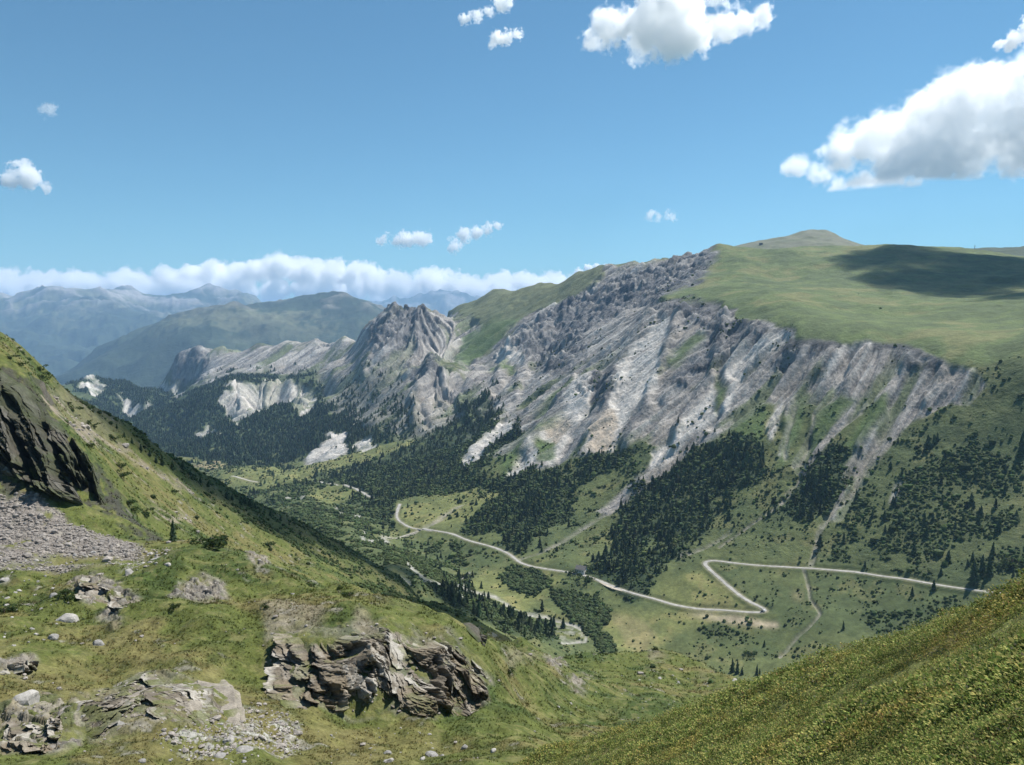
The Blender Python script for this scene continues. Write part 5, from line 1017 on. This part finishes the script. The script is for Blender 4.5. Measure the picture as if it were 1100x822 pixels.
# ------------------------------------------------------------------ buildings and vehicles
def boxm(bm, c, s, rz=0, taper=None):
    g_ = bmesh.ops.create_cube(bm, size=1); M4 = Matrix.Translation(c) @ Matrix.Rotation(rz, 4, 'Z') @ Matrix.Diagonal((*s, 1)); bmesh.ops.transform(bm, matrix=M4, verts=g_['verts']); return g_['verts']
def bm_obj(name, bm, mat, parent=None, bev=0):
    if bev: bmesh.ops.bevel(bm, geom=list(bm.edges), offset=bev, segments=2, affect='EDGES')
    me = bpy.data.meshes.new(name); bm.to_mesh(me); bm.free(); me.materials.append(mat); return mesh_obj(name, me, parent)
MW = simple_mat('lime washed wall', (.78, .75, .70), .9, .05, 1.5); MSL = simple_mat('grey stone roof', (.15, .14, .13), .8, .2, 1.2); MWD = simple_mat('brown wood', (.13, .08, .045), .8, .2, 3); MGL, _n, _b = new_mat('window glass'); _b.inputs['Base Color'].default_value = (.03, .04, .05, 1); _b.inputs['Roughness'].default_value = .1; _b.inputs['Specular IOR Level'].default_value = .6
def chalet(p, rz, L=11, W=8, H=4.2, label='', name='chalet'):
    e = empty(name, p, rz); tag(e, label, 'house')
    bm = bmesh.new(); vs_ = [(-L/2, -W/2, -1.5), (L/2, -W/2, -1.5), (L/2, W/2, -1.5), (-L/2, W/2, -1.5), (-L/2, -W/2, H), (L/2, -W/2, H), (L/2, W/2, H), (-L/2, W/2, H), (-L/2, 0, H+W*.38), (L/2, 0, H+W*.38)]
    V_ = [bm.verts.new(q) for q in vs_]
    for f in ((0, 1, 5, 4), (2, 3, 7, 6), (1, 2, 6, 9, 5), (3, 0, 4, 8, 7), (3, 2, 1, 0), (4, 5, 9, 8), (6, 7, 8, 9)): bm.faces.new([V_[k] for k in f])
    bm_obj('wall', bm, MW, e)
    bm = bmesh.new(); sl = math.atan2(W*.38, W/2); hw = (W/2+.9)/math.cos(sl)
    for s in (-1, 1):
        g_ = bmesh.ops.create_cube(bm, size=1); bmesh.ops.transform(bm, matrix=Matrix.Translation((0, s*(W/2+.9)/2, H+W*.38+.2-(W/2+.9)/2*math.tan(sl))) @ Matrix.Rotation(-s*sl, 4, 'X') @ Matrix.Diagonal((L+1.6, hw, .25, 1)), verts=g_['verts'])
    rf = bm_obj('roof', bm, MSL, e)
    bm = bmesh.new(); boxm(bm, (-L*.2, W*.15, H+W*.38+.5), (.8, .8, 1.6)); boxm(bm, (-L*.2, W*.15, H+W*.38+1.35), (1.0, 1.0, .14)); bm_obj('chimney', bm, MSL, rf)
    bm = bmesh.new(); boxm(bm, (L/2+.04, -W*.2, .9), (.1, 1.2, 2.2)); dr = bm_obj('door', bm, MWD, e, .02)
    bm = bmesh.new(); boxm(bm, (L/2+.13, -W*.2+.42, .9), (.07, .06, .16)); bm_obj('handle', bm, MSL, dr)
    for x, y, z, ax in ((L/2, W*.2, 1.4, 0), (L/2, 0, 4.4, 0), (L/2, -W*.2, 3.3, 0), (-L*.25, -W/2, 1.6, 1), (0, -W/2, 1.6, 1), (L*.25, -W/2, 1.6, 1)):
        bm = bmesh.new(); boxm(bm, (x+(.03 if ax == 0 else 0), y-(.03 if ax else 0), z), (.08, 1.1, 1.2) if ax == 0 else (1.1, .08, 1.2)); w_ = bm_obj('window', bm, MGL, e)
        bm = bmesh.new()
        for q in (-1, 1):
            if ax == 0: boxm(bm, (x+.06, y+q*.6, z), (.1, .12, 1.4)); boxm(bm, (x+.06, y, z+q*.65), (.1, 1.3, .12))
            else: boxm(bm, (x+q*.6, y-.06, z), (.12, .1, 1.4)); boxm(bm, (x, y-.06, z+q*.65), (1.3, .1, .12))
        bm_obj('frame', bm, MWD, w_)
    return e
p = hit(624.5, 615, 560); chalet((p.x, p.y, p.z+.8), math.radians(-28), label='small chalet with a white gable and grey roof beside the road')
p = hit(817.5, 263.2, 3600); e = empty('hut', (p.x, p.y, p.z-1)); tag(e, 'tiny hut on the left shoulder of the bare summit', 'hut')
bm = bmesh.new(); boxm(bm, (0, 0, 4), (14, 9, 9)); bm_obj('wall', bm, simple_mat('dark boards', (.09, .085, .08), .9, .1, 1), e); bm = bmesh.new(); boxm(bm, (0, 0, 9.2), (16, 11, 1.4)); bm_obj('roof', bm, MSL, e)
p = hit(1047, 268.7, 3000) or at(1047, 268, 4200)
MMET = simple_mat('grey metal', (.25, .25, .26), .5, .05, 2)
e = empty('mast', p); tag(e, 'thin mast on the skyline right of the bare summit', 'mast')
bm = bmesh.new(); bmesh.ops.create_cone(bm, cap_ends=True, segments=8, radius1=1.6, radius2=.8, depth=22); bmesh.ops.translate(bm, vec=(0, 0, 10), verts=bm.verts); bm_obj('pole', bm, MMET, e); bm = bmesh.new(); boxm(bm, (0, 0, 17), (9, .8, .8)); bm_obj('crossarm', bm, MMET, e)
def car(p, rz, mat, label, name='parked_car'):
    e = empty(name, p, rz); tag(e, label, 'car', 'cars parked at the hairpin')
    bm = bmesh.new(); boxm(bm, (0, 0, .65), (4.3, 1.75, .7)); v_ = boxm(bm, (-.25, 0, 1.25), (2.5, 1.6, .6))
    for q in v_:
        if q.co.z > 1.3: q.co.x = -.25+(q.co.x+.25)*.68; q.co.y *= .86
    bm_obj('body', bm, mat, e, .08)
    for s in (-1, 1):
        bm = bmesh.new(); boxm(bm, (-.25, s*.765, 1.25), (1.9, .05, .4)); bm_obj('window', bm, MGL, e)
        for x in (-1.35, 1.35):
            bm = bmesh.new(); bmesh.ops.create_cone(bm, cap_ends=True, segments=14, radius1=.34, radius2=.34, depth=.22); bmesh.ops.rotate(bm, matrix=Matrix.Rotation(math.pi/2, 3, 'X'), verts=bm.verts); bmesh.ops.translate(bm, vec=(x, s*.82, .34), verts=bm.verts); bm_obj('wheel', bm, MTYRE, e)
    for x in (-1.13, .72):
        bm = bmesh.new(); boxm(bm, (x, 0, 1.25), (.06, 1.3, .42)); bm_obj('windscreen', bm, MGL, e)
MTYRE = simple_mat('tyre rubber', (.02, .02, .02), .9, .1, 4)
def on_road(u, v):
    q = hit(u, v, 560); k = int(np.argmin((RP[:, 0]-q.x)**2+(RP[:, 1]-q.y)**2)); return Vector((RP[k, 0], RP[k, 1], RZ[k]-.02)), math.atan2(RT[k, 1], RT[k, 0])
p, a = on_road(818.5, 658); car(p, a, simple_mat('dark car paint', (.02, .022, .026), .3, .02, 2, .5), 'small dark car on the near side of the road hairpin')
p, a = on_road(823, 658); car(p+Vector((0, 0, 0)), a+.5, simple_mat('white car paint', (.75, .75, .75), .3, .02, 2, .5), 'small white car just right of the dark one at the hairpin')
# ------------------------------------------------------------------ air
MHZ = bpy.data.materials.new('haze air'); MHZ.use_nodes = True; nt = MHZ.node_tree
for n_ in list(nt.nodes):
    if n_.type == 'BSDF_PRINCIPLED': nt.nodes.remove(n_)
pv = nt.nodes.new('ShaderNodeVolumePrincipled'); pv.inputs['Color'].default_value = (.42, .67, 1.0, 1); pv.inputs['Density'].default_value = HAZE_D; pv.inputs['Anisotropy'].default_value = 0.0
nt.links.new(pv.outputs[0], nt.nodes['Material Output'].inputs['Volume'])
HZ_TOP = 1350.0
bm = bmesh.new(); boxm(bm, (0, 21000-2000, (HZ_TOP-1600)/2), (70000, 50000, HZ_TOP+1600))
o = bm_obj('haze', bm, MHZ); tag(o, 'thin blue haze filling the valley air', kind='stuff')
# ------------------------------------------------------------------ clouds: dense vapour inside lumpy closed hulls
def surface_nets(F, org, h):
    """polygon skin of F>0 on a regular grid"""
    ins = F > 0
    idx = -np.ones(np.array(F.shape)-1, np.int64)
    cnt = np.zeros(idx.shape); acc = np.zeros(idx.shape+(3,)); any_ = np.zeros(idx.shape, bool)
    corners = [(i, j, k) for i in (0, 1) for j in (0, 1) for k in (0, 1)]
    def sub(A, c): return A[c[0]:c[0]+idx.shape[0], c[1]:c[1]+idx.shape[1], c[2]:c[2]+idx.shape[2]]
    for a in corners:
        for ax in range(3):
            if a[ax] == 1: continue
            b = list(a); b[ax] = 1; fa, fb = sub(F, a), sub(F, b); m = (fa > 0) != (fb > 0); t = np.where(m, fa/(fa-fb+1e-12), 0)
            cnt += m; p = np.zeros(idx.shape+(3,)); p[...] = a; p[..., ax] += t; acc += np.where(m[..., None], p, 0)
    act = cnt > 0; idx[act] = np.arange(act.sum()); ijk = np.argwhere(act)
    V_ = (ijk+acc[act]/cnt[act][:, None])*h+org
    faces = []
    for ax in range(3):
        o1, o2 = [(1, 2), (2, 0), (0, 1)][ax]
        s0 = [slice(1, -1)]*3; s0[ax] = slice(0, -1); s1 = [slice(1, -1)]*3; s1[ax] = slice(1, None)
        a, b = ins[tuple(s0)], ins[tuple(s1)]; off = np.array([1, 1, 1]); off[ax] = 0
        for flip, m in ((False, a & ~b), (True, ~a & b)):
            q = np.argwhere(m)+off
            if len(q) == 0: continue
            d1 = np.eye(3, dtype=int)[o1]; d2 = np.eye(3, dtype=int)[o2]
            g_ = [idx[tuple((q-x).T)] for x in (0*d1, d1, d1+d2, d2)]
            f = np.stack(g_, 1); faces.append(f[:, ::-1] if flip else f)
    return V_, np.concatenate(faces)
def cloud_mat(C_, R_, rm, tau, rough, zb, soft):
    """vapour density: highest inside the puffs, torn away by noise at their edges, flat at the base"""
    m = bpy.data.materials.new('cloud vapour'); m.use_nodes = True; nt = m.node_tree; N_ = nt.nodes.new; K = nt.links.new
    for n_ in list(nt.nodes):
        if n_.type == 'BSDF_PRINCIPLED': nt.nodes.remove(n_)
    pv = N_('ShaderNodeVolumePrincipled'); pv.inputs['Color'].default_value = (1, 1, 1, 1); pv.inputs['Anisotropy'].default_value = .4
    geo = N_('ShaderNodeNewGeometry')
    def mth(op, a, b=None, c=None):
        q = N_('ShaderNodeMath'); q.operation = op
        for i, x in enumerate((a, b, c)):
            if x is None: continue
            if isinstance(x, (int, float)): q.inputs[i].default_value = x
            else: K(x, q.inputs[i])
        return q.outputs[0]
    def noise(sc, det, ro):
        nz = N_('ShaderNodeTexNoise'); nz.inputs['Scale'].default_value = sc; nz.inputs['Detail'].default_value = det; nz.inputs['Roughness'].default_value = ro
        K(geo.outputs['Position'], nz.inputs['Vector']); return mth('MULTIPLY_ADD', nz.outputs['Fac'], 2.0, -1.0)
    shape = None
    for c, q in zip(C_, R_):
        d = N_('ShaderNodeVectorMath'); d.operation = 'DISTANCE'; K(geo.outputs['Position'], d.inputs[0]); d.inputs[1].default_value = tuple(float(x) for x in c)
        e = mth('MULTIPLY_ADD', d.outputs['Value'], float(-1/q), 1.0)
        shape = e if shape is None else mth('MAXIMUM', shape, e)
    f = mth('MULTIPLY_ADD', noise(.55/rm, 8, .6), 2.6*rough, shape); f = mth('MULTIPLY_ADD', noise(2.3/rm, 6, .6), 1.5*rough, f)
    if zb is not None:
        sp_ = N_('ShaderNodeSeparateXYZ'); K(geo.outputs['Position'], sp_.inputs[0])
        f = mth('MINIMUM', f, mth('MULTIPLY', mth('SUBTRACT', sp_.outputs['Z'], float(zb)), float(1.6/rm)))
    mr = N_('ShaderNodeMapRange'); mr.interpolation_type = 'SMOOTHSTEP'; K(f, mr.inputs['Value']); mr.inputs['From Min'].default_value = .0; mr.inputs['From Max'].default_value = soft; mr.inputs['To Min'].default_value = 0; mr.inputs['To Max'].default_value = tau/(2*rm)
    K(mr.outputs['Result'], pv.inputs['Density']); K(pv.outputs[0], nt.nodes['Material Output'].inputs['Volume'])
    return m
def cloud(label, puffs, r, res=64, rough=.5, opt=26, group=None, base=None, seed=1, depth=.8, world=None):
    """puffs: (u, v, radius px) seen from the survey point, at distance r"""
    C_ = np.array([at(u, v, r) for u, v, q in puffs]); R_ = np.array([q*1.12*r/FPX for _, _, q in puffs])
    g = np.random.default_rng(seed); C_[:, 1] += g.normal(size=len(C_))*R_*depth
    if world: C_ = np.array([c for c, q in world]); R_ = np.array([q for c, q in world])
    lo = (C_-R_[:, None]*2.1).min(0); hi = (C_+R_[:, None]*2.1).max(0); h = (hi-lo).max()/res
    n = np.ceil((hi-lo)/h).astype(int)+2
    gx, gy, gz = np.meshgrid(*[lo[k]+h*np.arange(n[k]) for k in range(3)], indexing='ij')
    rm = np.median(R_); F = np.full(gx.shape, -9.0)
    for c, q in zip(C_, R_):
        d = np.sqrt((gx-c[0])**2+(gy-c[1])**2+(gz-c[2])**2); F = np.maximum(F, 1-d/q)
    nz_ = fbm3(gx/rm*.8+seed, gy/rm*.8, gz/rm*.8, 3, seed*7)
    F = F+1.0*rough+.12*nz_                    # the closed hull lies a little outside the vapour
    zb = None
    if base is not None:
        zb = at(CU, base, r).z; F = np.minimum(F, (gz-zb)/rm*1.6+.05)
    F[0], F[-1] = -1, -1; F[:, 0], F[:, -1] = -1, -1; F[:, :, 0], F[:, :, -1] = -1, -1
    v, f = surface_nets(F, lo, h)
    zmin = v[:, 2].min()
    if zmin < HZ_TOP+15: print('cloud low', label, zmin)
    me = np_mesh('cloud', v, f, None, True, cloud_mat(C_, R_, rm, opt, rough, zb, .3))
    return tag(mesh_obj('cloud', me), label, 'cloud', group)
cloud('large white cloud with a grey base at the right edge', [(866, 173, 11), (884, 172, 15), (886, 190, 13), (905, 165, 20), (930, 158, 22), (958, 150, 24), (940, 182, 18), (985, 142, 26), (1012, 130, 26), (1040, 120, 28), (1070, 108, 26), (1098, 102, 28), (1130, 100, 34), (1180, 110, 40), (985, 172, 22), (1020, 158, 24), (1055, 145, 26), (1090, 140, 28), (904, 202, 13), (925, 200, 15), (955, 198, 16), (990, 190, 18), (1130, 140, 34), (1220, 130, 36)], 11500, 84, .68, 6.5, None, 216, 3)
cloud('bright ragged cloud at the top centre', [(632, 42, 10), (646, 38, 13), (662, 34, 16), (680, 24, 19), (690, 40, 16), (700, 14, 22), (704, 34, 20), (722, 6, 23), (728, 28, 21), (745, 8, 23), (750, 30, 17), (768, -6, 20), (768, 30, 13), (784, 28, 12), (800, 27, 11), (814, 25, 9), (722, 50, 13), (738, 46, 12), (700, 0, 20)], 9000, 80, .7, 5, None, None, 5)
def overhead(px, z, rad, rmin=0, push=0.0, jit=0.0, n=1):
    """where a cloud must hang for its shadow to fall at the given places"""
    out = []
    for u, v in px:
        p = hit(u, v, rmin); p = Vector((p.x, p.y, p.z))*(1+push); t = (z-p.z)/to_sun.z
        for k in range(n):
            c = p+to_sun*t+Vector((random.uniform(-jit, jit), random.uniform(-jit, jit), random.uniform(-jit, jit)*.3))
            out.append((tuple(c), rad*random.uniform(.8, 1.2)))
    return out
def cloud_at(label, balls, **kw):
    out = []; r0 = np.mean([math.hypot(c[0], c[1]) for c, q in balls])
    cloud(label, [(0, 0, 0)], r0, world=balls, **kw)
    print(label, [tuple(np.round(project(*c))) for c, q in balls[:3]])
cloud_at('cloud out of frame above the top right corner that shades the plateau', overhead([(990, 276), (1020, 277), (1060, 280), (1100, 285), (1150, 290), (1015, 297), (1040, 303), (1090, 300), (1150, 310), (1020, 308)], 1620, 120, 1500, 0, 60, 2), res=60, opt=5, seed=7)  # out of view, hung so its shadow falls on the plateau
cloud_at('narrow unseen cloud strip overhead that shades the brow of the left hillside', overhead([(112, 444), (150, 475), (200, 506), (250, 541), (300, 560), (350, 583), (400, 610), (450, 640), (490, 668)], 1500, 46, 200, .1, 12, 2), res=70, opt=3, seed=17, rough=.35)  # added out of view, shaped so its shadow runs along the brow
cloud('small white cloud fragment at the right edge under the top corner', [(1082, 45, 7), (1096, 42, 9), (1112, 40, 9), (1072, 48, 4)], 9000, 40, .75, 5, None, None, 8)
cloud('small puff at the left edge of the sky', [(16, 192, 8), (28, 189, 9), (40, 194, 7), (4, 194, 5), (46, 201, 4)], 12500, 40, .8, 4.5, None, None, 9)
cloud('little wisp left of the top centre cloud', [(535, 43, 6), (545, 41, 6), (556, 38, 5), (528, 45, 4)], 9500, 36, .95, 3.5, None, None, 10)
cloud('thin wisp at the top edge left of centre', [(500, 20, 4), (512, 14, 5), (525, 10, 4), (538, 6, 6), (545, 2, 5)], 9500, 40, 1.0, 2.6, None, None, 11)
cloud('long low cloudlet above the cloud bank left of centre', [(412, 257, 5), (424, 257, 6), (436, 256, 7), (448, 256, 7), (460, 256, 6)], 15500, 46, .8, 4, None, None, 12)
cloud('slanting cloudlet right of the long low one', [(488, 262, 6), (500, 255, 6), (512, 250, 5), (524, 246, 5), (534, 241, 4)], 15500, 44, .85, 3.5, None, None, 13)
cloud('faint small wisp high at the left of the sky', [(50, 119, 5), (57, 117, 4)], 12000, 30, 1.0, .6, None, None, 14)
cloud('faint wisp above the plateau ridge', [(697, 232, 4), (706, 233, 4), (720, 231, 5)], 13000, 36, 1.0, .9, None, None, 15)
bank = []
g = np.random.default_rng(99)
prof_u = [-150, 0, 20, 45, 80, 110, 130, 160, 200, 240, 280, 310, 330, 350, 370, 390, 420, 460, 500, 540, 575, 600, 650, 700]
prof_v = [292, 294, 290, 286, 290, 292, 284, 289, 283, 279, 279, 272, 275, 277, 275, 279, 285, 283, 288, 290, 288, 292, 295, 300]
for k, (lab, a, b) in enumerate([('left end of the white cloud bank over the distant ranges', -150, 118), ('middle of the white cloud bank over the distant ranges', 118, 300), ('tallest part of the white cloud bank over the distant ranges', 300, 420), ('right part of the cloud bank running behind the green ridge', 420, 690)]):
    puffs = []
    for u in np.arange(a+4, b-3, 11):
        top = np.interp(u, prof_u, prof_v)+3+5*vnoise(np.array([u/23.0]), np.array([.5]), 61)[0]
        rr = g.uniform(5.5, 9); puffs.append((u+g.uniform(-4, 4), top+rr*.8+g.uniform(0, 5), rr))
        puffs.append((u+g.uniform(-4, 4), top+16+g.uniform(-3, 3), g.uniform(10, 13))); puffs.append((u+5, 312+g.uniform(-3, 3), 11))
        if g.random() < .75: puffs.append((u+g.uniform(-4, 4), 308+g.uniform(-4, 5), g.uniform(5, 8)))
    cloud(lab, puffs, 45000, 110, .5, 8, None, None, 20+k, 2.0)
for lab, pts, sd in [('low white cloud peeping over the dip in the mountain ridge', [(632, 290, 5), (641, 287, 4), (650, 289, 5), (622, 296, 6)], 31)]:
    cloud(lab, pts, 30000, 44, .5, 12, None, None, sd)
